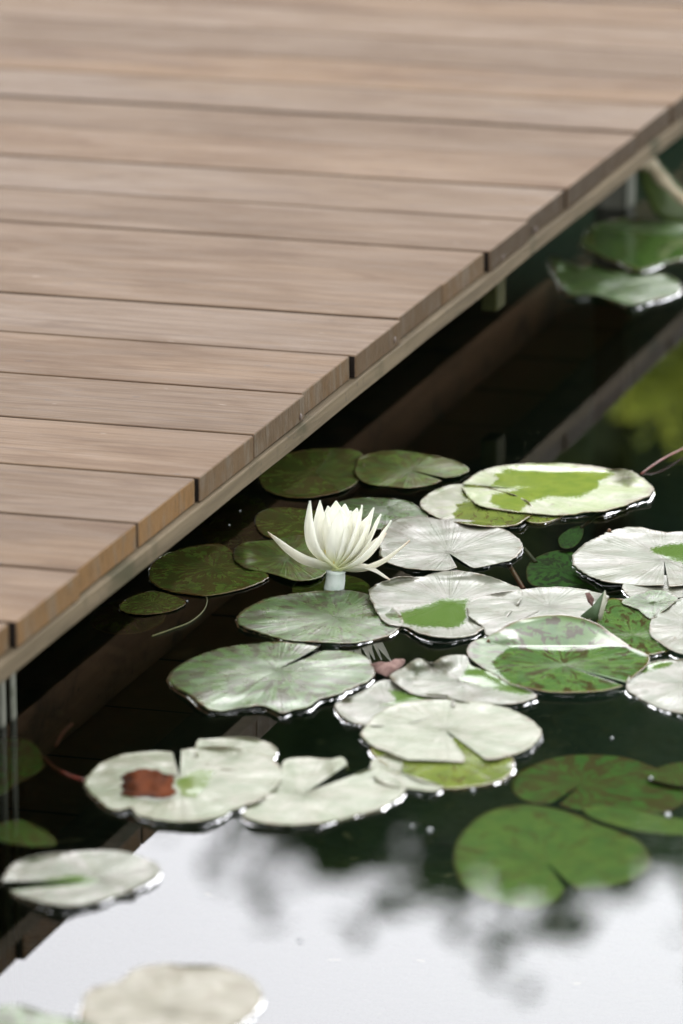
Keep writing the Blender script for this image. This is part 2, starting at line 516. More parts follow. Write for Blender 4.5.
def poly_sd(p, poly):
    """signed distance, positive inside"""
    inside = False
    best = 1e9
    n = len(poly)
    for i in range(n):
        a, b = poly[i], poly[(i + 1) % n]
        ax, ay, bx, by = a[0], a[1], b[0], b[1]
        if (ay > p[1]) != (by > p[1]) and p[0] < (bx - ax) * (p[1] - ay) / (by - ay) + ax:
            inside = not inside
        dx, dy = bx - ax, by - ay
        t = max(0, min(1, ((p[0] - ax) * dx + (p[1] - ay) * dy) / (dx * dx + dy * dy + 1e-9)))
        dd = math.hypot(p[0] - ax - t * dx, p[1] - ay - t * dy)
        best = min(best, dd)
    return best if inside else -best

# ------------------------------------------------------------------ sky and sun
SUN_EL, SUN_AZ = R_(42), YAW + R_(8)
wd = bpy.data.worlds.new('World')
scene.world = wd
wd.use_nodes = True
nt = wd.node_tree
nt.nodes.clear()
wo = nt.nodes.new('ShaderNodeOutputWorld')
bg = nt.nodes.new('ShaderNodeBackground')
sk = nt.nodes.new('ShaderNodeTexSky')
sk.sky_type = 'NISHITA'
sk.sun_disc = False
sk.sun_elevation = SUN_EL
sk.sun_rotation = SUN_AZ
sk.air_density = 1.0
sk.dust_density = 6.0
sk.ozone_density = 1.0
hsv = nt.nodes.new('ShaderNodeHueSaturation')
hsv.inputs['Saturation'].default_value = .22
nt.links.new(sk.outputs[0], hsv.inputs['Color'])
nt.links.new(mixc(nt, 1.0, hsv.outputs[0], (.95, .975, 1.06), 'MULTIPLY'), bg.inputs[0])
bg.inputs[1].default_value = .10
# the overcast layer: broad soft cloud, much the same brightness all round
cl = nt.nodes.new('ShaderNodeBackground')
tc = nt.nodes.new('ShaderNodeTexCoord').outputs['Generated']
cn = noisen(nt, mapv(nt, tc, (1, 1, 2.2)), 2.4, 4, .5, .3)
cl.inputs[0].default_value = (.985, .99, 1, 1)
nt.links.new(mth(nt, 'MULTIPLY_ADD', ramp01(nt, cn, .3, .7), .45, 1.03), cl.inputs[1])
ad = nt.nodes.new('ShaderNodeAddShader')
nt.links.new(bg.outputs[0], ad.inputs[0]); nt.links.new(cl.outputs[0], ad.inputs[1])
nt.links.new(ad.outputs[0], wo.inputs[0])

sl = bpy.data.lights.new('sun', 'SUN')
sl.energy = 0.6
sl.angle = R_(25)
sl.color = (1, .965, .90)
so = bpy.data.objects.new('sun', sl)
C.objects.link(so)
sd = Vector((math.sin(SUN_AZ) * math.cos(SUN_EL), math.cos(SUN_AZ) * math.cos(SUN_EL), math.sin(SUN_EL)))
so.rotation_euler = (-sd).to_track_quat('-Z', 'Y').to_euler()
so.location = sd * 30
scene.view_settings.view_transform = 'Standard'
scene.view_settings.look = 'None'
scene.view_settings.gamma = 1
scene.view_settings.exposure = 0.78

# ------------------------------------------------------------------ ground with the pond basin, water
PC, PRX, PRY = (1.0, 1.25), 5.6, 4.3
def basin(x, y):
    q = ((abs(x - PC[0]) / PRX) ** 4 + (abs(y - PC[1]) / PRY) ** 4) ** .25
    n = noise.noise(Vector((x * .7, y * .7, 0)))
    if q < 1:
        t = min(1, (1 - q) / .12)
        return .08 - .50 * (t * t * (3 - 2 * t)) + .03 * n * t
    return .08 + .10 * min(1, (q - 1) * 2) + .05 * n * min(1, (q - 1) * 3) + .25 * noise.noise(Vector((x * .05, y * .05, 3))) * min(1, (q - 1) * .3)
bm = bmesh.new()
def axis(c, near, step, far):
    v = []
    x = -near
    while x <= near + 1e-6:
        v.append(c + x); x += step
    s = step
    a, b = v[0], v[-1]
    while b < far:
        s *= 1.35
        a -= s; b += s
        v.insert(0, a); v.append(b)
    return v
xs, ys = axis(1, 7, .2, 900), axis(1.25, 6, .2, 900)
grid = [[bm.verts.new((x, y, basin(x, y))) for y in ys] for x in xs]
for i in range(len(xs) - 1):
    for j in range(len(ys) - 1):
        bm.faces.new((grid[i][j], grid[i + 1][j], grid[i + 1][j + 1], grid[i][j + 1]))
tag(link_mesh('ground', bm, M_BED), kind='structure')

water_bm = bmesh.new()          # the sheet; the raised water lips round the leaves are added below
x0, x1, y0, y1 = PC[0] - PRX, PC[0] + PRX, PC[1] - PRY, PC[1] + PRY
water_bm.faces.new([water_bm.verts.new(p) for p in ((x0, y0, 0), (x1, y0, 0), (x1, y1, 0), (x0, y1, 0))])

# ------------------------------------------------------------------ deck
deck = thing('wooden_deck', 'weathered brown wooden deck of wide boards ending above the pond', 'deck', (0, 0, 0))
bm = bmesh.new()
bids, fresh, dark_end = [], [], []
rnd = random.Random(3)
BT = .0200
NB0, NB1 = -6, 27
gaps = {}
for n in range(NB0, NB1 + 2):
    gaps[n] = rnd.choice((.0045, .0055, .0065))
gaps.update({0: .0045, 1: .0044, 2: .0044, 3: .0040, 4: .0030, 5: .0042, 6: .0050, 7: .0058, 8: .0005, 9: .0062, 10: .0046, 11: .0036, 12: .005, 13: .007, 14: .004, 15: .006, 16: .007, 17: .006})
for n in range(NB0, NB1):
    ya, yb = n * BW + gaps[n] / 2, (n + 1) * BW - gaps[n + 1] / 2
    xe = rnd.uniform(-.0036, .0020)
    dz = rnd.uniform(-.0007, .0006)
    zt, zb = DECK_Z + dz, DECK_Z - BT + dz * .2
    xl = -2.5
    c = .0014
    # rounded top arrises along the sides and the cut end
    prof = [(ya, zb), (yb, zb), (yb, zt - c), (yb - c * .3, zt - c * .3), (yb - c, zt), (ya + c, zt), (ya + c * .3, zt - c * .3), (ya, zt - c)]
    ringx = [(xl, 0), (xe - .0012, 0), (xe - .0004, .0004), (xe, .0012)]
    rings = []
    for x, ins in ringx:
        ring = []
        for (y, z) in prof:
            yy = y + (ins if y < (ya + yb) / 2 else -ins)
            zz = z - ins if z > zt - c * .5 else z
            ring.append(bm.verts.new((x, yy, zz)))
        rings.append(ring)
    k = len(prof)
    for i in range(len(rings) - 1):
        for j in range(k):
            bm.faces.new((rings[i][j], rings[i][(j + 1) % k], rings[i + 1][(j + 1) % k], rings[i + 1][j]))
    bm.faces.new(rings[0]); bm.faces.new(rings[-1])
    fr = {-1: .5, 0: .75, 1: .85, 2: .95, 3: .25, 4: .1}.get(n, rnd.uniform(0, .3))
    bids += [n * 1.37 + 50] * (k * len(rings)); fresh += [fr] * (k * len(rings)); dark_end += [.75 if n >= 9 else (.25 if n in (6, 7) else 0)] * (k * len(rings))
bmesh.ops.recalc_face_normals(bm, faces=bm.faces)
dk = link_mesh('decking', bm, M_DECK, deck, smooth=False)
setattr_f(dk, 'board', bids); setattr_f(dk, 'fresh', fresh); setattr_f(dk, 'dark_end', dark_end)

def box_bm(bm, x0, x1, y0, y1, z0, z1, bev=.0, nseg=1, wob=0.0):
    b = bmesh.new()
    ny = max(1, nseg)
    vs = []
    for i in range(ny + 1):
        y = y0 + (y1 - y0) * i / ny
        w = wob * noise.noise(Vector((y * 4, x0 * 9, 1))) if wob else 0
        w2 = wob * noise.noise(Vector((y * 4, x0 * 9, 7))) if wob else 0
        vs.append([b.verts.new(p) for p in ((x0, y, z0 + w), (x1 + w2, y, z0 + w), (x1 + w2, y, z1), (x0, y, z1))])
    for i in range(ny):
        for j in range(4):
            b.faces.new((vs[i][j], vs[i][(j + 1) % 4], vs[i + 1][(j + 1) % 4], vs[i + 1][j]))
    b.faces.new(vs[0]); b.faces.new(vs[-1])
    bmesh.ops.recalc_face_normals(b, faces=b.faces)
    if bev:
        ed = [e for e in b.edges if len(e.link_faces) == 2 and e.calc_face_angle(0) > .5]
        bmesh.ops.bevel(b, geom=ed, offset=bev, segments=2, profile=.5, affect='EDGES')
    me = bpy.data.meshes.new('tmp')
    b.to_mesh(me); b.free()
    bm.from_mesh(me)
    bpy.data.meshes.remove(me)

ZB = DECK_Z - BT
bm = bmesh.new()
box_bm(bm, -.040, .0042, NB0 * BW, NB1 * BW, ZB - .0160, ZB - .0014, .0012, 120, .0016)
link_mesh('edge_beam', bm, M_BEAM, deck, smooth=False)
for xj, wj, hj in ((-.13, .038, .055), (-.42, .045, .06), (-.85, .045, .06)):
    bm = bmesh.new()
    box_bm(bm, xj - wj, xj, NB0 * BW, NB1 * BW, ZB - hj, ZB - .0015, .002, 1)
    link_mesh('joist', bm, M_JOIST, deck, smooth=False)

def post(px0, px1, py, mat, depth):
    """square post: px0..px1 is the width of its face toward the viewer where it meets the water"""
    a, b = at(px0, py), at(px1, py)
    bm = bmesh.new()
    box_bm(bm, b.x - (b.x - a.x) * 1.0 - .0001, b.x, b.y, b.y + depth, -.40, ZB - .0175, .0015, 1)
    link_mesh('post', bm, mat, deck, smooth=False)
    print('POST', round(a.x, 3), round(b.x, 3), round(b.y, 3))
post(-9, 2.5, 729, M_POST, .010)
post(9, 13, 722, M_POST, .010)
q = at_plane(497, 312, Vector((-.004, 0, 0)), Vector((1, 0, 0)))     # a short mossy block hung under the beam
bm = bmesh.new()
box_bm(bm, -.020, -.004, q.y, q.y + .03, q.z, ZB - .0175, .0015, 1)
link_mesh('hanging_block', bm, M_MOSS, deck, smooth=False)
print('BLOCK', q)
post(592, 627, 211, M_POST, .036)
for px, py in ((394, 340), (535, 230), (502, 258), (300, 417)):
    p = at_plane(px, py, Vector((.001, 0, 0)), Vector((1, 0, 0)))
    bm = bmesh.new()
    bmesh.ops.create_uvsphere(bm, u_segments=12, v_segments=8, radius=.0030)
    bmesh.ops.scale(bm, vec=(.45, 1, 1), verts=bm.verts)
    bmesh.ops.translate(bm, vec=(.0015, p.y, p.z), verts=bm.verts)
    link_mesh('nail_head', bm, M_NAIL, deck)

# ------------------------------------------------------------------ lily pads
PADS = []
def T(ox, oy, s):
    return lambda pts: [(ox + x / s, oy + y / s) for x, y in pts]

def pad(label, mat, centre, rim, wet=None, z=.004, notch=False, rimh=.0022, wave=.0014, lifts=(), tilt=(0, 0), wet_all=False,
        lip=True, jag=1.0, seed=None, dip=.0, rings=26):
    """one floating leaf.  The outline is laid out on the water at its true place and size; z is its height over the water."""
    seed = len(PADS) + 1 if seed is None else seed
    cx, cy = centre
    if z > 0: z = .0008 + z * .30
    rimh *= .75
    K, RN = 280, rings
    if notch:
        rp = spline(rim, K)
    else:
        rp = spline(rim, K, closed=True)
    so_ = Vector((seed * 3.7, seed * 1.9, 0))
    # ragged, slightly scalloped margin (worked on the water plane so it is even all round)
    W0 = at(cx, cy, z)
    world_rim = []
    for i, p in enumerate(rp):
        q = at(p[0], p[1], z)
        d = q - W0
        th = math.atan2(d.y, d.x)
        s = noise.noise(Vector((math.cos(th) * 2.6, math.sin(th) * 2.6, 0)) + so_) * .014
        s += (abs(noise.noise(Vector((math.cos(th) * 8, math.sin(th) * 8, 2)) + so_)) - .22) * .030 * jag
        s += noise.noise(Vector((math.cos(th) * 22, math.sin(th) * 22, 5)) + so_) * .010 * jag
        world_rim.append(d * (1 + s))
    R0 = sum(d.length for d in world_rim) / K
    wp = [tuple(p) for p in wet] if wet else None
    wv_amp = wave * min(1.0, R0 / .062)
    verts, pv, wv = [], [], []
    def px_of(v):
        q = v - CAM
        zz = q.dot(Fv)
        return W / 2 + FPX * q.dot(Rr) / zz, H / 2 - FPX * q.dot(Ur) / zz
    def height(loc, r, th, dry):
        v = loc + so_
        h = wv_amp * (noise.noise(v * 20) * 1.25 + noise.noise(v * 50) * .55) * min(1, r * 1.6) * dry
        # soft radial pleats
        h += wv_amp * .40 * math.sin(th * 9 + 5 * noise.noise(v * 12)) * r * r * dry
        e = max(0, (r - .86) / .14)
        h += rimh * e * e * (.55 + 1.3 * noise.noise(Vector((math.cos(th) * 2.2, math.sin(th) * 2.2, 9)) + so_)) 
        h -= .0010 * max(0, 1 - r * 6) * dry
        h -= dip * (1 - r * r)
        return h
    pxs = []
    for j in range(RN + 1):
        r = (j / RN) ** .85
        for i in range(K):
            if j == 0 and i > 0:
                continue
            d = world_rim[i] * r
            th = math.atan2(world_rim[i].y, world_rim[i].x)
            loc = W0 + d
            pp = px_of(loc)
            sdw = 100.0 if wet_all else (poly_sd(pp, wp) if wp else -100.0)
            hh = height(loc, r, th, max(.05, min(1, .5 - sdw * .06)))
            for (lx, ly, sx, sy, lh, *rampf) in lifts:
                if rampf:
                    e = max(0, (ly - pp[1]) / sy + .0)
                    hh += lh * e * math.exp(-((pp[0] - lx) / sx) ** 4)
                else:
                    hh += lh * math.exp(-((pp[0] - lx) / sx) ** 2 - ((pp[1] - ly) / sy) ** 2)
            hh += tilt[0] * d.x + tilt[1] * d.y
            # keep the traced outline: move the point along its sight line to the height it has
            q = at(pp[0], pp[1], z + hh)
            verts.append(q)
            pxs.append(pp)
            pv.append((math.cos(th), math.sin(th), r))
            wv.append(sdw)
    bm = bmesh.new()
    V = [bm.verts.new(v - W0) for v in verts]
    def idx(j, i):
        return V[0] if j == 0 else V[1 + (j - 1) * K + (i % K)]
    last = K - 1 if notch else K
    for j in range(RN):
        for i in range(last):
            if j == 0:
                bm.faces.new((V[0], idx(1, i), idx(1, i + 1)))
            else:
                bm.faces.new((idx(j, i), idx(j + 1, i), idx(j + 1, i + 1), idx(j, i + 1)))
    bm.normal_update()
    if sum(f.normal.z for f in bm.faces) < 0:
        bmesh.ops.reverse_faces(bm, faces=bm.faces)
    o = link_mesh('lily_pad', bm, PM[mat])
    o.location = W0
    setattr_f(o, 'pv', pv, 'FLOAT_VECTOR')
    setattr_f(o, 'wet', wv)
    sm = o.modifiers.new('thickness', 'SOLIDIFY')
    sm.thickness = .0005
    sm.offset = -1
    tag(o, label, 'lily pad', 'lily pads on the pond')
    # water drawn up against the margin
    if lip and z > 0 and mat != 'dim':
        rimv = verts[1 + (RN - 1) * K:]
        prev = None
        first = None
        for i in range(K):
            p = rimv[i]
            d = (p - W0); d.z = 0
            u = d.normalized()
            wdt = .0016 + .0011 * noise.noise(Vector((i * .16, seed, 3)))
            zt = max(.0006, min(p.z - .0003, .0024) * max(.25, .55 + .8 * noise.noise(Vector((i * .09, seed, 8)))))
            ring = []
            for t in (0, .12, .28, .5, .75, 1.0):
                q = Vector((p.x, p.y, 0)) + u * (wdt * t - .0006)
                q.z = .0003 + (zt - .0003) * (1 - t) ** 2.4
                ring.append(water_bm.verts.new(q))
            if prev:
                for k in range(5):
                    water_bm.faces.new((prev[k], prev[k + 1], ring[k + 1], ring[k]))
            else:
                first = ring
            prev = ring
        if not notch:
            for k in range(5):
                water_bm.faces.new((prev[k], prev[k + 1], first[k + 1], first[k]))
    PADS.append(o)
    return o

a = T(410, 440, 2.5018)
pad('lime green pad with a broad ragged silvery rim, farthest of the bright pads', 'lime', a([(272, 121)])[0],
    a([(131, 110), (160, 86), (200, 70), (260, 60), (340, 58), (410, 60), (470, 66), (510, 74), (545, 74), (580, 92), (605, 116),
       (602, 136), (560, 155), (500, 174), (440, 180), (380, 188), (290, 182), (230, 175), (180, 165), (150, 148), (128, 118)]),
    a([(205, 84), (240, 72), (330, 61), (340, 68), (400, 72), (490, 76), (512, 86), (478, 100), (470, 122), (420, 145), (350, 142), (295, 160),
       (270, 182), (230, 172), (198, 155), (205, 135), (270, 124), (195, 118), (222, 96)]), z=.0085, notch=True,
    lifts=((628, 470, 10, 9, .010), (560, 464, 60, 6, .002)))
pad('small half silver half olive pad tucked under the left side of the lime pad', 'olive', a([(175, 160)])[0],
    a([(120, 110), (80, 118), (45, 135), (27, 155), (35, 175), (70, 195), (120, 207), (180, 215), (230, 217), (270, 211), (285, 200), (310, 180), (290, 150), (220, 125), (160, 112)]),
    a([(128, 138), (150, 150), (110, 160), (118, 172), (105, 185), (120, 205), (180, 218), (290, 215), (330, 170), (220, 120), (140, 105)]), z=.0052, rimh=.0035)
pad('olive sliver of a pad peeping out below the lime pad', 'olive', a([(320, 172)])[0],
    a([(250, 175), (280, 150), (330, 140), (375, 160), (385, 185), (360, 200), (320, 208), (285, 200)]), wet_all=True, z=.0026, rimh=.001)
a = T(380, 430, 2.254)
pad('dull green and grey pad directly behind the white flower', 'half', (388, 508),
    [(332, 512), (338, 503), (352, 498.5), (368, 497.5), (391, 498.5), (409, 501.5), (423, 510), (428, 518), (418, 524), (395, 528), (370, 529), (346, 524)],
    z=.0032, rimh=.001)
pad('smooth silver grey pad right of the white flower with a notch in front', 'pale', (449, 553),
    [(470, 566.5), (476, 567.6), (491, 565), (513, 558.7), (522.5, 546), (513, 534), (500, 527.6), (468.7, 520), (437.7, 517.8), (406.6, 517), (386, 525),
     (379, 540), (381, 556), (389, 563), (406.6, 568), (429, 570), (447, 570), (457, 567)], z=.0052, notch=True, rimh=.0015)
a = T(350, 540, 4.018)
pad('cupped silver pad holding a bright green puddle, just in front of the flower', 'pale', a([(400, 250)])[0],
    a([(75, 210), (100, 180), (160, 160), (200, 148), (280, 148), (330, 135), (400, 124), (480, 128), (560, 145), (640, 175), (690, 200), (680, 250), (610, 325), (530, 358),
       (500, 380), (430, 392), (340, 387), (270, 370), (230, 350), (160, 340), (128, 318), (98, 270)]),
    a([(203, 290), (280, 268), (330, 252), (368, 234), (480, 237), (462, 275), (470, 300), (458, 338), (420, 352), (300, 351), (250, 342), (203, 332)]),
    z=.0055, rimh=.0035, lifts=((476, 575, 50, 5, .004), (374, 600, 12, 20, .004)))
a = T(460, 540, 3.063)
pad('flat silver pad between the puddle pad and the raised green pad', 'pale', a([(270, 205)])[0],
    a([(18, 205), (40, 180), (100, 165), (200, 150), (300, 143), (370, 150), (410, 158), (455, 172), (440, 205), (400, 240), (320, 262), (220, 262), (130, 275), (85, 292), (68, 268), (30, 235)]),
    z=.0078, rimh=.002, lifts=((606, 597, 8, 5, .004),))
pad('large green mottled pad with its brown edged back half lifted out of the water', 'green', a([(318, 383)])[0],
    a([(512, 437), (540, 412), (572, 385), (582, 360), (562, 343), (520, 325), (470, 290), (420, 256), (360, 236), (300, 228), (220, 235), (150, 256), (85, 294), (40, 308), (20, 332), (28, 357),
       (60, 385), (112, 414), (150, 440), (200, 452), (270, 465), (350, 467), (440, 461), (500, 446)]),
    a([(94, 375), (135, 336), (160, 318), (150, 290), (90, 285), (150, 240), (300, 210), (420, 240), (540, 320), (640, 350), (560, 420), (440, 475), (270, 480), (155, 440), (116, 408)]),
    z=.0105, notch=True, rimh=.0008, rings=64, lifts=((558, 646, 85, 30, .0140, 1), (470, 648, 10, 14, .003)), jag=.5)
pad('deep green brown streaked pad seen between the raised pad and the right edge', 'green', a([(530, 290)])[0],
    a([(428, 200), (455, 180), (520, 185), (590, 215), (650, 270), (655, 325), (600, 348), (530, 350), (450, 320), (420, 255)]), wet_all=True, z=.0042, rimh=.001)
pad('small blue grey leaf lobe curling up beside the right edge', 'half', a([(590, 195)])[0],
    a([(495, 188), (560, 160), (600, 153), (645, 162), (666, 180), (625, 215), (585, 240), (545, 212)]), z=.0075, rimh=.001, wave=.0003, lifts=((655, 595, 25, 12, .004),))
a = T(500, 500, 3.732)
pad('wide white pad at the right edge with a small green algae patch and a snail', 'pale', a([(613, 226)])[0],
    a([(630, 322), (683, 318), (770, 305), (850, 265), (900, 210), (860, 150), (780, 125), (683, 117), (630, 120), (570, 112), (520, 100), (440, 108), (390, 125), (340, 150), (298, 177),
       (270, 210), (275, 237), (320, 275), (380, 300), (450, 312), (520, 320), (612, 318)]),
    a([(560, 182), (620, 166), (683, 160), (760, 170), (750, 230), (690, 236), (640, 226), (600, 205), (572, 200)]), z=.0072, notch=True, rimh=.0022)
pad('bright pad corner sticking out under the snail pad', 'pale', a([(580, 335)])[0],
    a([(455, 322), (500, 300), (600, 280), (690, 300), (730, 345), (660, 365), (560, 350), (492, 362)]), z=.0052, rimh=.001, wave=.0004)
a = T(460, 540, 3.063)
pad('grey pad cut by the right edge above the mottled white one', 'pale', a([(720, 265)])[0],
    a([(580, 270), (590, 235), (620, 205), (680, 178), (760, 170), (840, 195), (865, 240), (850, 300), (770, 345), (690, 350), (640, 332), (610, 312), (586, 292)]), z=.0088, rimh=.002)
pad('white pad at the right edge with brown stained back margin', 'pale', a([(700, 440)])[0],
    a([(510, 440), (520, 410), (550, 390), (600, 370), (680, 365), (760, 375), (830, 410), (840, 470), (780, 520), (683, 530), (620, 516), (560, 490), (515, 462)]),
    a([(530, 402), (560, 386), (600, 372), (650, 374), (640, 388), (590, 398), (560, 408)]), z=.0062, rimh=.003, lifts=((637, 700, 14, 8, -.002),))
a = T(320, 640, 2.97)
pad('wavy silver pad with one green corner, crumpled up along its left side', 'pale', a([(420, 125)])[0],
    a([(205, 108), (245, 82), (290, 55), (330, 68), (370, 48), (430, 45), (450, 75), (500, 92), (560, 128), (630, 155), (640, 172), (560, 190), (450, 186), (380, 172), (290, 164), (245, 142)]),
    a([(415, 120), (440, 70), (520, 95), (640, 160), (600, 164), (540, 152), (470, 133)]), z=.0085, rimh=.002,
    lifts=((417, 664, 9, 9, .009), (445, 660, 10, 8, .008), (432, 667, 5, 6, -.004), (400, 680, 9, 9, .004), (470, 690, 18, 8, -.003)))
pad('silver pad with a dark green streak, left of the crumpled pad', 'pale', a([(200, 190)])[0],
    a([(45, 190), (90, 170), (130, 150), (170, 124), (210, 118), (250, 145), (310, 160), (390, 170), (380, 210), (250, 250), (130, 252), (75, 232), (50, 208)]),
    a([(175, 196), (225, 178), (205, 150), (260, 150), (330, 160), (400, 168), (390, 180), (300, 180), (240, 190)]), z=.0042, rimh=.003, lifts=((352, 690, 10, 10, .002),))
pad('large cream pad with a deep notch in front, lying over the yellow olive pad', 'cream', a([(372, 266)])[0],
    a([(490, 352), (505, 356), (560, 346), (612, 325), (655, 287), (650, 260), (625, 235), (560, 205), (480, 186), (410, 178), (330, 178), (250, 185), (190, 205), (150, 235), (128, 265), (120, 282),
       (150, 310), (200, 332), (260, 354), (330, 357), (400, 361), (424, 361), (430, 345)]), z=.0098, notch=True, rimh=.0012)
pad('yellow olive wet pad half hidden under the cream pad', 'olive', a([(390, 350)])[0],
    a([(150, 330), (200, 300), (320, 285), (450, 295), (560, 340), (577, 372), (568, 396), (530, 420), (450, 436), (370, 440), (300, 424), (230, 395)]), wet_all=True, z=.0035, rimh=.001)
pad('small white pad corner between the cream pad and the olive pad', 'cream', a([(235, 392)])[0],
    a([(150, 370), (165, 350), (205, 343), (242, 360), (245, 392), (300, 420), (362, 434), (340, 448), (270, 442), (200, 430), (160, 405)]), z=.0058, rimh=.002)
a = T(80, 730, 2.009)
pad('pale cream pad with raised notch lip, right of the pad with the red leaf', 'cream', a([(450, 128)])[0],
    a([(560, 86), (600, 75), (632, 88), (652, 112), (648, 130), (610, 155), (560, 170), (510, 182), (440, 190), (370, 187), (326, 170), (345, 150), (385, 115), (402, 85), (412, 60), (455, 55), (500, 58), (526, 54), (538, 68)]),
    z=.0052, notch=True, rimh=.002, lifts=((337, 768, 9, 9, .004),))
pad('sliver of a pale pad showing behind the pad with the red leaf', 'cream', a([(310, 48)])[0],
    a([(235, 22), (260, 17), (330, 15), (385, 28), (395, 48), (360, 70), (300, 80), (240, 60)]), z=.0038, rimh=.003)
pad('cream pad with a curled red dead leaf and a green wet spot in its middle', 'cream', a([(200, 96)])[0],
    a([(203, 40), (260, 33), (330, 40), (385, 56), (404, 82), (400, 106), (362, 140), (305, 162), (285, 173), (220, 183), (165, 181), (116, 171), (104, 156), (80, 160), (55, 155), (18, 122), (12, 96), (45, 65), (90, 48), (150, 42), (186, 44)]),
    a([(190, 102), (232, 80), (270, 80), (258, 110), (232, 136), (205, 132)]), z=.0068, notch=True, rimh=.0025, lifts=((181, 752, 6, 12, .004),))
a = T(150, 580, 2.53)
pad('big pad with a green shaded back half and a light crease toward its notch', 'half', a([(325, 226)])[0],
    a([(442, 178), (500, 180), (550, 196), (569, 230), (560, 250), (520, 270), (470, 290), (430, 302), (400, 320), (360, 330), (330, 336), (285, 318), (235, 322), (170, 331), (130, 316), (100, 290), (60, 270), (45, 250),
       (60, 225), (110, 195), (180, 172), (260, 160), (330, 157), (390, 162), (428, 168)]), z=.0052, notch=True, rimh=.0008, tilt=(.012, -.010), wave=.0017,
    lifts=((300, 660, 50, 5, .0018), (200, 690, 26, 16, .003)))
pad('green grey pad right in front of the flower stalk', 'half', a([(470, 95)])[0],
    a([(218, 95), (245, 70), (300, 45), (380, 32), (450, 27), (530, 30), (600, 60), (640, 100), (625, 127), (600, 142), (560, 152), (500, 160), (440, 158), (390, 155), (340, 150), (270, 130), (230, 115)]),
    a([(490, 90), (560, 84), (640, 86), (640, 96), (560, 95)]), z=.0048, rimh=.0012, dip=.0008)
a = T(280, 440, 3.415)
pad('mottled green pad lying at the far back beside the deck shadow', 'dim', a([(448, 103)])[0],
    a([(560, 128), (605, 122), (645, 102), (620, 80), (560, 60), (480, 45), (400, 35), (330, 40), (272, 60), (255, 95), (265, 125), (300, 148), (370, 158), (440, 163), (505, 155), (552, 138)]), z=.0042, notch=True, rimh=.002)
pad('dim brown stained pad in the shade under the deck edge behind the flower', 'dim', a([(120, 110)])[0],
    a([(-70, 120), (-20, 60), (80, 35), (200, 28), (280, 45), (285, 100), (255, 150), (190, 180), (90, 196), (0, 190), (-60, 160)]), z=.0022, rimh=.001, wet=a([(-80, 0), (200, 0), (120, 110), (250, 210), (-80, 210)]))
a = T(90, 440, 2.846)
pad('brown mottled pad under the left outer petal with one pale curled rim', 'dim', a([(560, 335)])[0],
    a([(408, 335), (418, 302), (450, 290), (520, 284), (600, 270), (670, 290), (690, 350), (650, 392), (590, 400), (545, 388), (490, 374), (440, 362)]), z=.0036, rimh=.002, lifts=((244, 557, 8, 12, .003),))
pad('olive brown drowned pad left of the flower in the deck shade', 'dim', a([(350, 360)])[0],
    a([(215, 325), (300, 300), (380, 298), (430, 340), (505, 382), (490, 402), (430, 425), (330, 442), (230, 430), (170, 400), (175, 355)]), z=.0018, rimh=.0005, wet_all=True)
pad('darkest small pad deepest in the shade below the edge beam', 'dim', a([(180, 462)])[0],
    a([(100, 455), (170, 430), (230, 440), (272, 462), (230, 486), (140, 496), (85, 482)]), z=.0018, rimh=.0005, wet_all=True)
pad('brown blotched drowned pad right behind the left outer petal tip', 'dim', a([(600, 235)])[0],
    a([(470, 220), (520, 192), (600, 195), (680, 212), (705, 255), (650, 282), (560, 288), (490, 268)]), z=.0012, rimh=.0003, wet_all=True, lip=False)
pad('faint drowned pad under the middle of the near edge beam', 'dim', a([(400, 262)])[0],
    a([(318, 262), (340, 236), (400, 220), (470, 235), (492, 272), (430, 300), (360, 302)]), z=-.002, rimh=.0003, wet_all=True, lip=False)
pad('very dim olive pad sunk beside the beam, left of the pale curled rim', 'dim', a([(395, 205)])[0],
    a([(290, 225), (330, 180), (400, 155), (480, 165), (510, 205), (480, 245), (400, 255), (320, 250)]), z=-.0015, rimh=.0003, wet_all=True, lip=False)
pad('sunken brown pad below the looping yellow stalk and the near beam', 'dim', a([(90, 500)])[0],
    a([(0, 520), (40, 470), (120, 450), (200, 470), (210, 515), (150, 545), (60, 550)]), z=-.0025, rimh=.0003, wet_all=True, lip=False)
pad('brownish drowned pad at the foot of the flower stalk', 'dim', a([(670, 420)])[0],
    a([(575, 420), (610, 392), (690, 380), (770, 395), (800, 430), (740, 455), (650, 460), (590, 445)]), z=-.002, rimh=.0003, wet_all=True, lip=False)
a = T(0, 700, 3.795)
pad('brown and green mottled drowned pad beside the grey posts', 'mott', a([(30, 235)])[0],
    a([(0, 150), (80, 145), (130, 165), (168, 225), (160, 262), (60, 320), (0, 358), (-90, 330), (-110, 230)]), z=-.006, lip=False, wet_all=True)
pad('drowned mottled pad at the left edge with post reflections across it', 'mott', a([(60, 510)])[0],
    a([(0, 468), (60, 455), (120, 468), (180, 500), (216, 545), (150, 557), (60, 548), (0, 532), (-70, 500)]), z=-.006, lip=False, wet_all=True)
pad('narrow pale pad at the left edge with a green wet stripe along its split', 'pale', a([(378, 683)])[0],
    a([(4, 688), (40, 625), (100, 600), (180, 585), (280, 575), (380, 570), (470, 575), (545, 600), (602, 626), (602, 660), (560, 690), (510, 716), (440, 745), (340, 770), (260, 780), (170, 770), (90, 750), (35, 722)]),
    a([(25, 708), (180, 680), (290, 664), (382, 682), (330, 702), (150, 714), (30, 726)]), z=.0052, notch=True, rimh=.0035)
a = T(0, 940, 2.44)
pad('beige torn pad at the bottom edge with a white patch', 'beige', a([(420, 172)])[0],
    a([(198, 168), (205, 140), (222, 118), (290, 100), (330, 70), (400, 58), (470, 60), (540, 65), (600, 85), (632, 115), (640, 150), (605, 190), (560, 218), (480, 250), (350, 265), (250, 245), (200, 200)]), z=.0052, rimh=.003, jag=1.6)
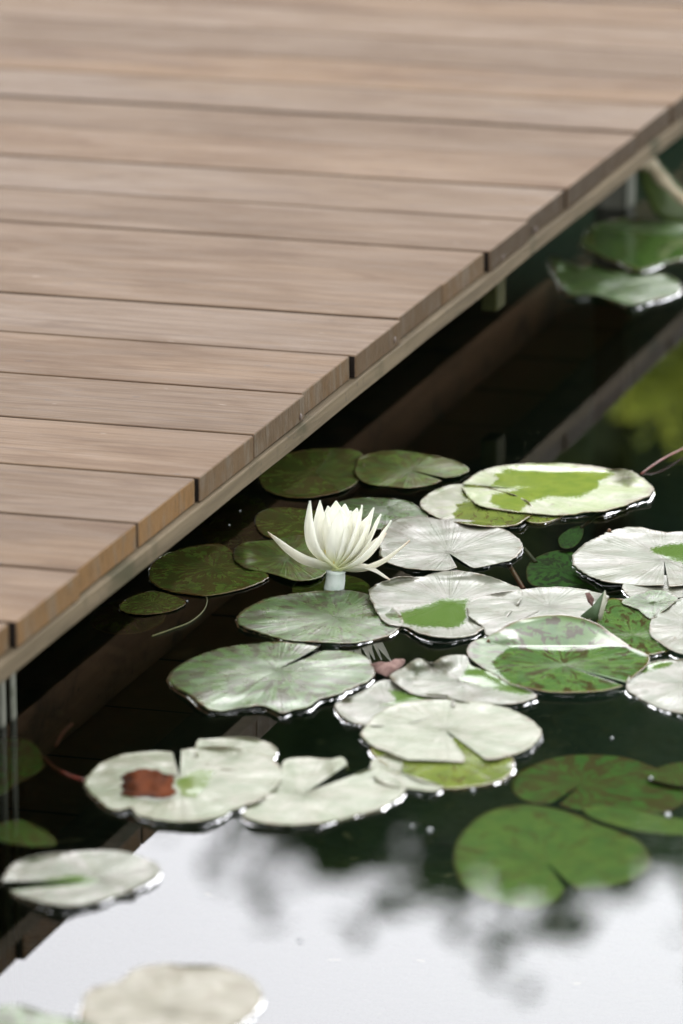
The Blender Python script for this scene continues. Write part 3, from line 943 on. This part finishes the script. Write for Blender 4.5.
pad('pale pad cut off by the bottom left corner', 'half', a([(80, 230)])[0],
    a([(-70, 210), (0, 162), (60, 162), (120, 180), (205, 198), (245, 230), (160, 290), (0, 300), (-70, 265)]), z=.0078, rimh=.002)
a = T(440, 740, 2.811)
pad('large plain green drowned pad in front, just under the surface', 'deep', a([(298, 343)])[0],
    a([(385, 420), (400, 418), (470, 412), (530, 396), (580, 370), (592, 330), (560, 285), (500, 255), (440, 235), (390, 210), (310, 188), (230, 180), (150, 195), (90, 230), (50, 280), (38, 335), (58, 400), (120, 442), (190, 466), (260, 473), (320, 455), (352, 420)]),
    z=-.005, notch=True, lip=False, wet_all=True, jag=.2, rimh=0)
pad('drowned green pad with rusty streaks under small ripples', 'mott', a([(395, 125)])[0],
    a([(310, 178), (262, 178), (215, 156), (200, 126), (215, 95), (270, 65), (350, 45), (440, 40), (530, 50), (600, 75), (650, 100), (685, 135), (690, 175), (620, 205), (520, 200), (440, 192), (385, 196), (335, 182)]),
    z=-.0085, notch=True, lip=False, wet_all=True, jag=.2, rimh=0)
pad('narrow olive edge of a drowned pad overlapping the large green one', 'deep', a([(600, 230)])[0],
    a([(400, 190), (450, 185), (520, 190), (600, 208), (683, 222), (760, 240), (760, 268), (660, 266), (560, 256), (480, 236), (420, 214)]), z=-.0022, lip=False, wet_all=True, jag=.3, rimh=0)
pad('dull brown green pad tip at the right edge by the ripples', 'mott', a([(690, 95)])[0],
    a([(580, 100), (620, 75), (683, 62), (780, 70), (800, 110), (700, 128), (620, 117)]), z=-.004, lip=False, wet_all=True, rimh=0)
a = T(540, 130, 4.776)
pad('glossy green pad with white sky glints beneath the far end of the deck', 'fresh', a([(480, 540)])[0],
    a([(195, 545), (230, 480), (300, 440), (420, 420), (560, 438), (690, 445), (780, 490), (760, 560), (690, 610), (620, 628), (520, 665), (455, 668), (380, 632), (290, 600)]),
    a([(180, 560), (230, 470), (400, 480), (560, 500), (800, 480), (700, 600), (450, 680), (290, 610)]), z=.0042, rimh=.003, wave=.0030, wet_all=False)
pad('curled streaky green pad at the far right with wet bright margin', 'fresh', a([(370, 735)])[0],
    a([(40, 622), (62, 604), (110, 630), (165, 658), (250, 648), (350, 670), (480, 682), (600, 692), (668, 730), (655, 778), (560, 808), (440, 835), (375, 820), (260, 787), (150, 787), (100, 742), (68, 685)]),
    z=.0085, rimh=.004, lifts=((556, 262, 8, 8, .006), (600, 282, 16, 5, .004)))
a = T(500, 500, 3.732)
pad('dark drowned pad with faint stripes between the silver pads', 'dark', a([(230, 260)])[0],
    a([(98, 262), (120, 225), (180, 195), (260, 190), (350, 245), (460, 305), (445, 352), (360, 345), (260, 330), (180, 330), (112, 312)]), z=-.010, lip=False, wet_all=True, jag=.3, rimh=0)
pad('young dark oval leaf under water on its own stalk', 'dark', a([(265, 138)])[0],
    a([(218, 146), (240, 120), (280, 100), (310, 102), (305, 142), (272, 176), (230, 177)]), z=-.006, lip=False, wet_all=True, jag=.2, rimh=0)

# tilted old leaf leaning on the bank side of the far post
def tilted_leaf():
    root = thing('tilted_lily_leaf', 'tilted old leaf with a thick tan edge leaning against the far deck post', 'lily leaf', at(665, 215))
    base = at(665, 222)
    n = -Fv.copy(); n.z = 0; n.normalize()
    ax = T(540, 130, 4.776)
    outline = ax([(462, 130), (500, 108), (540, 118), (600, 190), (690, 290), (760, 360), (740, 440), (640, 440), (560, 410), (510, 330), (480, 240)])
    ns = (n + Vector((0, 0, .5))).normalized()
    bm = bmesh.new()
    ctr = at_plane(*ax([(620, 330)])[0], base, ns)
    rp = spline(outline, 60, True)
    c0 = bm.verts.new(ctr + ns * .006)
    prev = None
    rings = []
    for s in (.35, .7, 1):
        rings.append([bm.verts.new(ctr + (at_plane(p[0], p[1], base, ns) - ctr) * s + ns * (.006 * (1 - s))) for p in rp])
    for i in range(60):
        bm.faces.new((c0, rings[0][i], rings[0][(i + 1) % 60]))
        for k in range(2):
            bm.faces.new((rings[k][i], rings[k + 1][i], rings[k + 1][(i + 1) % 60], rings[k][(i + 1) % 60]))
    for v in bm.verts: v.co -= root.location
    bmesh.ops.recalc_face_normals(bm, faces=bm.faces)
    o = link_mesh('leaf_blade', bm, simple_mat('leaf_blade_green', (.075, .11, .025), (.05, .075, .02), .4, 60, .4, .2), root)
    sm = o.modifiers.new('thickness', 'SOLIDIFY'); sm.thickness = .002
    bm = bmesh.new()
    pts = [at_plane(x, y, base, ns) - root.location for x, y in ax([(478, 165), (520, 160), (570, 225), (640, 300), (700, 355), (760, 410)])]
    pts = spline(pts, 24)
    tube(bm, [Vector(p) + ns * .002 for p in pts], [.0085 - .0002 * i + .0008 * math.sin(i * .9) for i in range(24)], 12)
    link_mesh('tan_edge', bm, M_TAN, root)
tilted_leaf()

wo_ = link_mesh('water', water_bm, M_WATER)
tag(wo_, kind='structure')

# ------------------------------------------------------------------ flower
def flower():
    b0 = at(334, 588)                               # where the stalk leaves the water
    root = thing('water_lily_flower', 'open white water lily flower with a pale stalk standing above the pads', 'flower', b0)
    toC = (-Fv); toC.z = 0; toC.normalize()
    Rt = Vector((math.cos(YAW), -math.sin(YAW), 0))
    S = FPX / ((b0 - CAM).dot(Fv))                   # pixels per metre here
    top = at_plane(336, 570, b0, toC)               # flower base, right above the stalk
    # stalk
    bm = bmesh.new()
    pts = [b0 + Vector((0, 0, -.06)) - Rt * .004, b0 + Vector((0, 0, -.01)) - Rt * .001, b0, b0.lerp(top, .5) + Rt * .0005, b0.lerp(top, .85), top]
    tube(bm, [p - b0 for p in pts], [.0075, .0082, .0084, .0080, .0078, .0088], 20)
    link_mesh('stalk', bm, M_PED, root)
    # receptacle
    def petal(name, tip_px, depth, wpx, mat, cup=.32, curl=.0, bend=(0, 0), basew=.35, base_off=(0, 0, 0), peak=.5, twist=0.0):
        """depth: how far the tip stands toward (+) the viewer's side from the stalk axis, in metres"""
        tip = at_plane(tip_px[0], tip_px[1], top + toC * depth, toC)
        base = top + Rt * base_off[0] + toC * base_off[1] + Vector((0, 0, base_off[2]))
        L = (tip - base)
        # bulge outward, away from the flower's axis, so the petal is a shallow spoon
        out = Vector((L.x, L.y, 0))
        out = out.normalized() if out.length > 1e-4 else toC
        axisd = L.normalized()
        nrm = (out - axisd * out.dot(axisd))
        if nrm.length < .1: nrm = Vector((0, 0, -1)) - axisd * (-axisd.z)
        nrm.normalize()
        side = axisd.cross(nrm).normalized()
        if twist:
            q = Matrix.Rotation(twist, 3, axisd)
            nrm = q @ nrm; side = q @ side
        wm = wpx / S
        NU, NV = 12, 26
        bm = bmesh.new()
        g = []; pt = []
        for j in range(NV + 1):
            t = j / NV
            # outline : narrow claw, widest at `peak`, pointed tip
            if t < peak:
                x = t / peak
                wv = basew + (1 - basew) * math.sin(x * math.pi / 2)
            else:
                x = (t - peak) / (1 - peak)
                wv = (1 - x ** 1.75) ** .92
            wv = max(wv, .03)
            ctr = base + L * t + nrm * (L.length * .115 * math.sin(math.pi * t) * (1 - .35 * t)) - nrm * curl * t ** 3
            ctr = ctr + Rt * bend[0] * math.sin(math.pi * t) + Vector((0, 0, 1)) * bend[1] * math.sin(math.pi * t)
            row = []
            for i in range(NU + 1):
                s = (i / NU) * 2 - 1
                hw = wm * .5 * wv
                p = ctr + side * (s * hw) - nrm * (cup * hw * (s * s) ) + nrm * .0004 * math.sin(s * 9 + t * 3)
                p += nrm * .0006 * noise.noise(Vector((s * 2 + tip_px[0], t * 5, 0)))
                row.append(bm.verts.new(p - b0)); pt.append((s, t, 0))
            g.append(row)
        for j in range(NV):
            for i in range(NU):
                bm.faces.new((g[j][i], g[j][i + 1], g[j + 1][i + 1], g[j + 1][i]))
        o = link_mesh(name, bm, mat, root)
        setattr_f(o, 'pt', pt, 'FLOAT_VECTOR')
        sm = o.modifiers.new('thickness', 'SOLIDIFY'); sm.thickness = .0006; sm.offset = 0
        return o
    # back row
    petal('petal', (345, 504), -.030, 30, M_PETAL)
    petal('petal', (328, 506), -.028, 28, M_PETAL)
    petal('petal', (357, 508), -.024, 28, M_PETAL)
    petal('petal', (371, 514), -.022, 24, M_PETAL)
    petal('petal', (362, 505), .004, 26, M_PETAL, bend=(.001, 0), basew=.5)
    petal('petal', (320, 500.5), -.012, 22, M_PETAL, bend=(-.004, 0), basew=.5)
    petal('petal', (310, 501), .012, 27, M_PETAL, bend=(-.0065, -.004), basew=.65, peak=.34)
    petal('petal', (374, 507.5), -.012, 20, M_PETAL, bend=(.001, -.002), basew=.5)
    petal('petal', (381, 514), -.002, 19, M_PETAL, bend=(.001, -.003), basew=.5)
    petal('petal', (336, 501), -.006, 31, M_PETAL, basew=.5)
    petal('petal', (351, 511), .004, 28, M_PETAL, basew=.5)
    # front row
    petal('petal', (326, 512), .004, 22, M_PETAL, basew=.55)
    petal('petal', (370, 518), .006, 22, M_PETAL, bend=(.001, -.001), basew=.55)
    petal('petal', (340, 509), .012, 26, M_PETAL, peak=.45, basew=.6)
    petal('petal', (391.5, 520.5), .012, 27, M_PETAL, bend=(-.001, -.005), basew=.6, peak=.38)
    # sepals
    petal('sepal', (267.5, 532), .004, 24, M_SEPAL, bend=(0, -.003), cup=.7, basew=.6, peak=.34, twist=.25)
    petal('sepal', (410, 540.5), .004, 19, M_SEPAL, bend=(0, -.004), cup=.4, basew=.6, peak=.36, twist=-.3)
    petal('sepal', (390, 580), .010, 11, M_SEPAL, bend=(.001, .004), cup=.3, basew=.7, peak=.4)
    petal('sepal', (386, 533), -.03, 20, M_SEPAL, bend=(0, -.002), cup=.4)
    # stamens
    for k in range(18):
        an = k * 2.4; rr = .004 + .004 * ((k * .37) % 1)
        p0 = top + Rt * math.cos(an) * rr * .6 + toC * math.sin(an) * rr * .6
        p1 = p0 + Rt * math.cos(an) * rr + toC * math.sin(an) * rr + Vector((0, 0, .017))
        bm = bmesh.new()
        tube(bm, [p0 - b0, p0.lerp(p1, .5) - b0, p1 - b0], [.0008, .0009, .0004], 6)
        link_mesh('stamen', bm, M_STAMEN, root)
flower()

# ------------------------------------------------------------------ small things on and in the water
def stem(name, label, cat, pts, rad, mat, taper=1.0, group=None):
    """pts = (px, py, z)"""
    P = spline([at(x, y, z) for x, y, z in pts], 30)
    bm = bmesh.new()
    o0 = Vector(P[0])
    tube(bm, [Vector(p) - o0 for p in P], [rad * (1 + (taper - 1) * i / 29) for i in range(30)], 8)
    o = link_mesh(name, bm, mat)
    o.location = o0
    return tag(o, label, cat, group)
GS = 'leaf stalks in the water'
stem('leaf_stalk', 'thin red stalk arching out of the water behind the lime pad at right', 'stalk', [(641, 474, .0), (655, 464, .004), (670, 455, .005), (700, 441, .002)], .0008, M_REDSTEM, group=GS)
stem('leaf_stalk', 'thick red brown stalk slanting under water above the flat silver pad', 'stalk', [(505, 560, -.003), (512, 570, -.006), (524, 590, -.016)], .0022, M_REDSTEM, group=GS)
stem('leaf_stalk', 'short dark stalk slanting under water by the striped drowned pad', 'stalk', [(524, 549, -.004), (530, 556, -.006), (536, 563, -.010)], .0020, M_DARKSTEM, group=GS)
stem('leaf_stalk', 'dark stalk of the young oval leaf below the lime pad', 'stalk', [(581, 528, -.006), (590, 521, -.007), (602, 510, -.008)], .0016, M_DARKSTEM, group=GS)
stem('leaf_stalk', 'looping yellow green stalk floating left of the flower pad', 'stalk', [(152, 636, .0005), (172, 629, .001), (190, 622, .001), (203, 611, .001), (207, 600, .0005), (203, 592, .0)],   .0006, M_YELSTEM, .6, group=GS)
stem('leaf_stalk', 'short red stalk under water near the grey posts', 'stalk', [(56, 746, -.004), (63, 733, -.003), (72, 724, -.004)], .0012, M_REDSTEM, group=GS)
stem('leaf_stalk', 'red stalk with a pale tip touching the pad with the red leaf', 'stalk', [(44, 758, -.003), (56, 769, -.002), (70, 776, .0), (84, 780, .001)], .0013, M_REDSTEM, group=GS)

# red dead leaf: a curled sheet
def dead_leaf():
    a = T(80, 730, 2.009)
    o0 = at(*a([(140, 125)])[0], .008)
    bm = bmesh.new()
    NU, NV = 22, 14
    g = []
    for i in range(NU + 1):
        u = i / NU
        x = 84 + 104 * u
        skew = 5 * noise.noise(Vector((u * 3, 0, 1)))
        bot = 128 + 8 * math.sin(u * 2.6) + 1.0 * math.sin(u * 9)
        top = 88 - 11 * math.sin(min(1, u * 3) * 1.57) + 8 * u + 1.5 * math.sin(u * 6)
        hh = max(.002, (bot - top) / 2.009 / 1400 * .92) * (.80 + .20 * math.sin(math.pi * min(1, u * 1.25)) + .10 * noise.noise(Vector((u * 7, 1, 4))))
        p0 = at(*a([(x, bot + skew)])[0], .0045)
        row = []
        for j in range(NV + 1):
            an = (j / NV) * 3.6 - .25
            rr = hh / 2
            row.append(bm.verts.new(p0 + Vector((-Fv.x, -Fv.y, 0)).normalized() * (-rr * 1.0 * (1 - math.cos(an)) * .9 + .002) * 1 + Vector((0, 0, rr * (1 + math.sin(an - 1.57)))) + Vector((0, 0, .0008 * noise.noise(Vector((u * 4, j * .3, 2))))) + Rr * (.003 * noise.noise(Vector((j * .5, u * .5, 6)))) - o0))
        g.append(row)
    for i in range(NU):
        for j in range(NV):
            bm.faces.new((g[i][j], g[i + 1][j], g[i + 1][j + 1], g[i][j + 1]))
    bmesh.ops.recalc_face_normals(bm, faces=bm.faces)
    o = link_mesh('dead_leaf', bm, M_REDLEAF)
    o.location = o0
    sm = o.modifiers.new('thickness', 'SOLIDIFY'); sm.thickness = .0006
    tag(o, 'curled red brown dead leaf lying on a cream lily pad', 'leaf')
dead_leaf()

def pink_piece():
    a = T(320, 640, 2.97)
    pts = a([(150, 72), (190, 68), (245, 56), (252, 68), (235, 85), (205, 108), (180, 100), (160, 92)])
    rp = spline(pts, 50, True)
    o0 = at(*a([(205, 80)])[0], .006)
    bm = bmesh.new()
    c = bm.verts.new(Vector((0, 0, .003)))
    r1 = [bm.verts.new((at(p[0], p[1], .0035 + .0008 * math.sin(i * .5)) - o0) * 1.0) for i, p in enumerate(rp)]
    r0 = [bm.verts.new(v.co * .55 + Vector((0, 0, .0022 + .0008 * math.sin(i * .38 + 1)))) for i, v in enumerate(r1)]
    for i in range(50):
        k = (i + 1) % 50
        bm.faces.new((c, r0[i], r0[k])); bm.faces.new((r0[i], r1[i], r1[k], r0[k]))
    bmesh.ops.recalc_face_normals(bm, faces=bm.faces)
    o = link_mesh('leaf_scrap', bm, M_PINK)
    o.location = o0
    sm = o.modifiers.new('thickness', 'SOLIDIFY'); sm.thickness = .0006
    tag(o, 'pinkish crumpled scrap of leaf behind the crumpled silver pad', 'leaf')
pink_piece()

def fin():
    """upright folded leaf tip between the flat silver pad and the deep green pad"""
    a = T(500, 500, 3.732)
    base = at(597, 617, .004)
    n = (-Fv).copy(); n.z = 0; n.normalize()
    o0 = base
    def P(x, y, d): return at_plane(*a([(x, y)])[0], base + n * d, n) - o0
    root = thing('folded_leaf_tip', 'folded leaf tip standing upright behind the raised green pad', 'leaf', o0)
    bm = bmesh.new()
    v = [bm.verts.new(p) for p in (P(300, 432, 0), P(345, 395, .003), P(392, 335, .006), P(372, 430, .002), P(360, 470, 0), P(330, 455, 0))]
    bm.faces.new((v[0], v[1], v[5])); bm.faces.new((v[1], v[2], v[3])); bm.faces.new((v[1], v[3], v[4], v[5]))
    o = link_mesh('green_fold', bm, simple_mat('fold_green', (.09, .14, .07), (.06, .10, .04), .45, 120, .4, .2), root)
    o.modifiers.new('thickness', 'SOLIDIFY').thickness = .0007
    bm = bmesh.new()
    v = [bm.verts.new(p) for p in (P(318, 347, -.004), P(335, 345, -.003), P(352, 370, -.001), P(345, 398, .002), P(328, 380, -.002))]
    bm.faces.new(v)
    o = link_mesh('brown_tip', bm, M_PINK, root)
    o.modifiers.new('thickness', 'SOLIDIFY').thickness = .0007
    bm = bmesh.new()
    v = [bm.verts.new(p) for p in (P(392, 335, .006), P(400, 372, .007), P(388, 420, .005), P(372, 470, .003), P(368, 430, .0035))]
    bm.faces.new(v)
    o = link_mesh('pale_fold', bm, simple_mat('fold_pale', (.45, .45, .36), (.36, .36, .26), .45, 120, .4, .2), root)
    o.modifiers.new('thickness', 'SOLIDIFY').thickness = .0007
fin()

def snail(px, py, z, s, label):
    p = at(px, py, z)
    root = thing('pond_snail', label, 'snail', p, 'pond snails on lily pads')
    bm = bmesh.new()
    # coiled shell: a growing tube wound round a short axis
    pts, rad = [], []
    for k in range(40):
        t = k / 39
        an = t * 4.6 * math.pi
        r = s * (.12 + .50 * t)
        pts.append(Vector((math.cos(an) * r * .9, (1 - t) * s * .55, s * .72 + math.sin(an) * r * .8))); rad.append(s * (.10 + .36 * t))
    tube(bm, pts, rad, 10)
    link_mesh('shell', bm, M_SNAIL, root)
    bm = bmesh.new()
    tube(bm, [Vector((-s, 0, s * .12)), Vector((0, 0, s * .18)), Vector((s * .9, 0, s * .14)), Vector((s * 1.35, 0, s * .3))], [s * .12, s * .3, s * .26, s * .14], 8)
    link_mesh('foot', bm, M_DARKSTEM, root)
snail(609, 532.5, .0075, .0021, 'tiny brown snail on the back edge of the white pad at right')
snail(488, 642.5, .013, .0018, 'tiny tan snail on the left lobe of the raised green pad')

# fine flecks drifting on the water
bm = bmesh.new()
rd = random.Random(5)
for k in range(60):
    px, py = rd.uniform(120, 683), rd.uniform(330, 1000)
    if k % 2: px, py = rd.uniform(480, 683), rd.uniform(420, 620)
    p = at(px, py, .0005)
    if p.x < .01: continue
    r = rd.uniform(.0003, .0009); a0 = rd.uniform(0, 6.28)
    vs = [bm.verts.new(p + Vector((math.cos(a0 + q * 1.257) * r * rd.uniform(.5, 1.3), math.sin(a0 + q * 1.257) * r * rd.uniform(.5, 1.3), 0))) for q in range(5)]
    bm.faces.new(vs)
tag(link_mesh('floating_debris', bm, simple_mat('drift_flecks', (.10, .11, .06), (.05, .06, .03), .9, 300, .02), smooth=False),
    'fine pale flecks of plant dust drifting on the open dark water', 'plant debris', kind='stuff')
bub = None
for i, (px, py, r) in enumerate([(430, 830, 2.6), (668, 815, 3.2), (473, 790, 2.4), (500, 716, 2.0), (651, 778, 2), (277, 508, 1.6), (240, 511, 1.5), (229, 525, 1.4), (155, 601, 1.6), (187, 601, 1.5),
                                  (640, 552, 1.5), (655, 300, 2.6), (669, 296, 2.6), (300, 940, 2.2), (612, 738, 1.6), (412, 826, 1.8)]):
    rr = r / 1400
    if bub is None:
        bm = bmesh.new()
        bmesh.ops.create_uvsphere(bm, u_segments=16, v_segments=10, radius=1)
        for v in bm.verts:
            if v.co.z < -.2: v.co.z = -.2
        bub = link_mesh('air_bubble', bm, simple_mat('bubble_film', (.30, .32, .32), (.25, .27, .27), .08, 10, 1.0))
        o = bub
    else:
        o = bub.copy(); C.objects.link(o)
    o.location = at(px, py, .0004); o.scale = (rr, rr, rr * .8)
    tag(o, 'tiny white foam bubble floating on the dark water', 'bubble', 'foam bubbles on the pond')

# ------------------------------------------------------------------ trees across the pond (the water mirrors them)
def leaf_cards(bm, c, rad, n, size, rnd, flat=.75):
    for _ in range(n):
        while True:
            p = Vector((rnd.uniform(-1, 1), rnd.uniform(-1, 1), rnd.uniform(-1, 1)))
            if p.length <= 1: break
        p = c + Vector((p.x * rad, p.y * rad, p.z * rad * flat))
        s = size * rnd.uniform(.6, 1.25)
        q = Matrix.Rotation(rnd.uniform(0, 6.28), 3, 'Z') @ Matrix.Rotation(rnd.gauss(0, .7), 3, 'X') @ Matrix.Rotation(rnd.gauss(.2, .5), 3, 'Y')
        L = [(-s, 0, 0), (-s * .2, s * .42, s * .1), (s, 0, -s * .12), (-s * .2, -s * .42, s * .1)]
        v = [bm.verts.new(p + q @ Vector(a)) for a in L]
        bm.faces.new((v[0], v[2], v[1])); bm.faces.new((v[0], v[3], v[2]))

def tree(name, label, cat, loc, height, rad, seed, mat, nclump, nleaf, size, crown_lo=.25, group=None, tips=0):
    rnd = random.Random(seed)
    root = thing(name, label, cat, loc, group)
    bm = bmesh.new()
    tops = []
    pts = [Vector((0, 0, -.3))]
    lean = Vector((rnd.uniform(-.05, .05), rnd.uniform(-.05, .05), 0))
    for i in range(1, 8):
        pts.append(Vector((lean.x * i * .1 * height + rnd.uniform(-.03, .03) * height * .3, lean.y * i * .1 * height + rnd.uniform(-.03, .03) * height * .3, height * .86 * i / 7)))
    r0 = height * .022
    tube(bm, pts, [r0 * (1.25 - i * .15) for i in range(8)], 10)
    cr = bmesh.new()
    for k in range(nclump):
        t = crown_lo + (1 - crown_lo) * rnd.random() ** .85
        env = math.sin(min(1, (t - crown_lo) / (1 - crown_lo) * .86 + .16) * math.pi) ** .6
        an = rnd.uniform(0, 6.28)
        rr = rad * env * math.sqrt(rnd.random())
        c = Vector((math.cos(an) * rr, math.sin(an) * rr, t * height * .97))
        if k % 3 == 0:
            s = pts[min(6, max(1, int(t * 5.5)))]
            tube(bm, [s, s.lerp(c, .5) + Vector((0, 0, .1 * rad)), c], [r0 * .35, r0 * .2, r0 * .07], 6)
        leaf_cards(cr, c, rad * rnd.uniform(.16, .30), nleaf if t < .90 else nleaf // 2, size, rnd)
    for k in range(tips):
        an = rnd.uniform(0, 6.28); rr = rad * .8 * math.sqrt(rnd.random())
        c = Vector((math.cos(an) * rr, math.sin(an) * rr, height * rnd.uniform(.86, 1.04)))
        tube(bm, [pts[6], c], [r0 * .2, r0 * .04], 5)
        for f in (.55, .7, .82, .92, 1.0):
            leaf_cards(cr, pts[6].lerp(c, f), rad * .16 * (1.5 - f), max(3, int(nleaf * .13 * (1.25 - f))), size, rnd, 1.4)
    link_mesh('trunk', bm, M_BARK, root)
    link_mesh('crown', cr, mat, root, smooth=False)
    return root
M_LEAF = leaf_mat('dark_tree_leaf', (.040, .070, .020), (.075, .11, .028), .35)
M_LEAF2 = leaf_mat('olive_tree_leaf', (.05, .075, .02), (.10, .115, .03), .3)
M_LIME = leaf_mat('lime_shrub_leaf', (.24, .31, .04), (.38, .42, .06), .45)
REF = at(450, 870)
def place(px, dist):
    d = ray(px, 800); d.z = 0
    return CAM + d.normalized() * dist
def th(py, dist):
    """height whose mirror image ends at pixel row py"""
    e = PITCH + math.atan((py - H / 2) / FPX)
    return math.tan(e) * (dist - 4.0) * 1.0
GT = 'trees across the pond'
for i, (px, dist, py, rad, lab, mt) in enumerate([
        (345, 24, 908, 1.15, 'round dark tree mirrored behind the white pads', M_LEAF),
        (455, 26, 910, 1.5, 'dark tree with a ragged top mirrored above the drowned pads', M_LEAF),
        (575, 23, 915, 1.3, 'olive tree mirrored at the right of the open water', M_LEAF2),
        (700, 25, 872, 2.0, 'dark tree mirrored along the right edge', M_LEAF),
        (130, 28, 800, 2.0, 'dark tree mostly hidden behind the deck in the mirror image', M_LEAF),
        (860, 26, 870, 2.6, 'broad dark tree far right across the pond', M_LEAF)]):
    p = place(px, dist)
    p.z = basin(p.x, p.y)
    hgt = th(py, dist) - p.z
    tree('broadleaf_tree', lab, 'tree', p, hgt, rad, 20 + i, mt, 150, 85, .12, .12, GT, tips=9)
p = place(728, 9.6); p.z = basin(p.x, p.y)
tree('lime_shrub', 'bright yellow green shrub on the far bank mirrored at upper right', 'shrub', p, 1.12, .55, 77, M_LIME, 160, 50, .035, .1)

scene.render.engine = 'CYCLES'
scene.cycles.max_bounces = 12
scene.cycles.transparent_max_bounces = 16
scene.cycles.use_denoising = True
scene.cycles.sample_clamp_indirect = 8
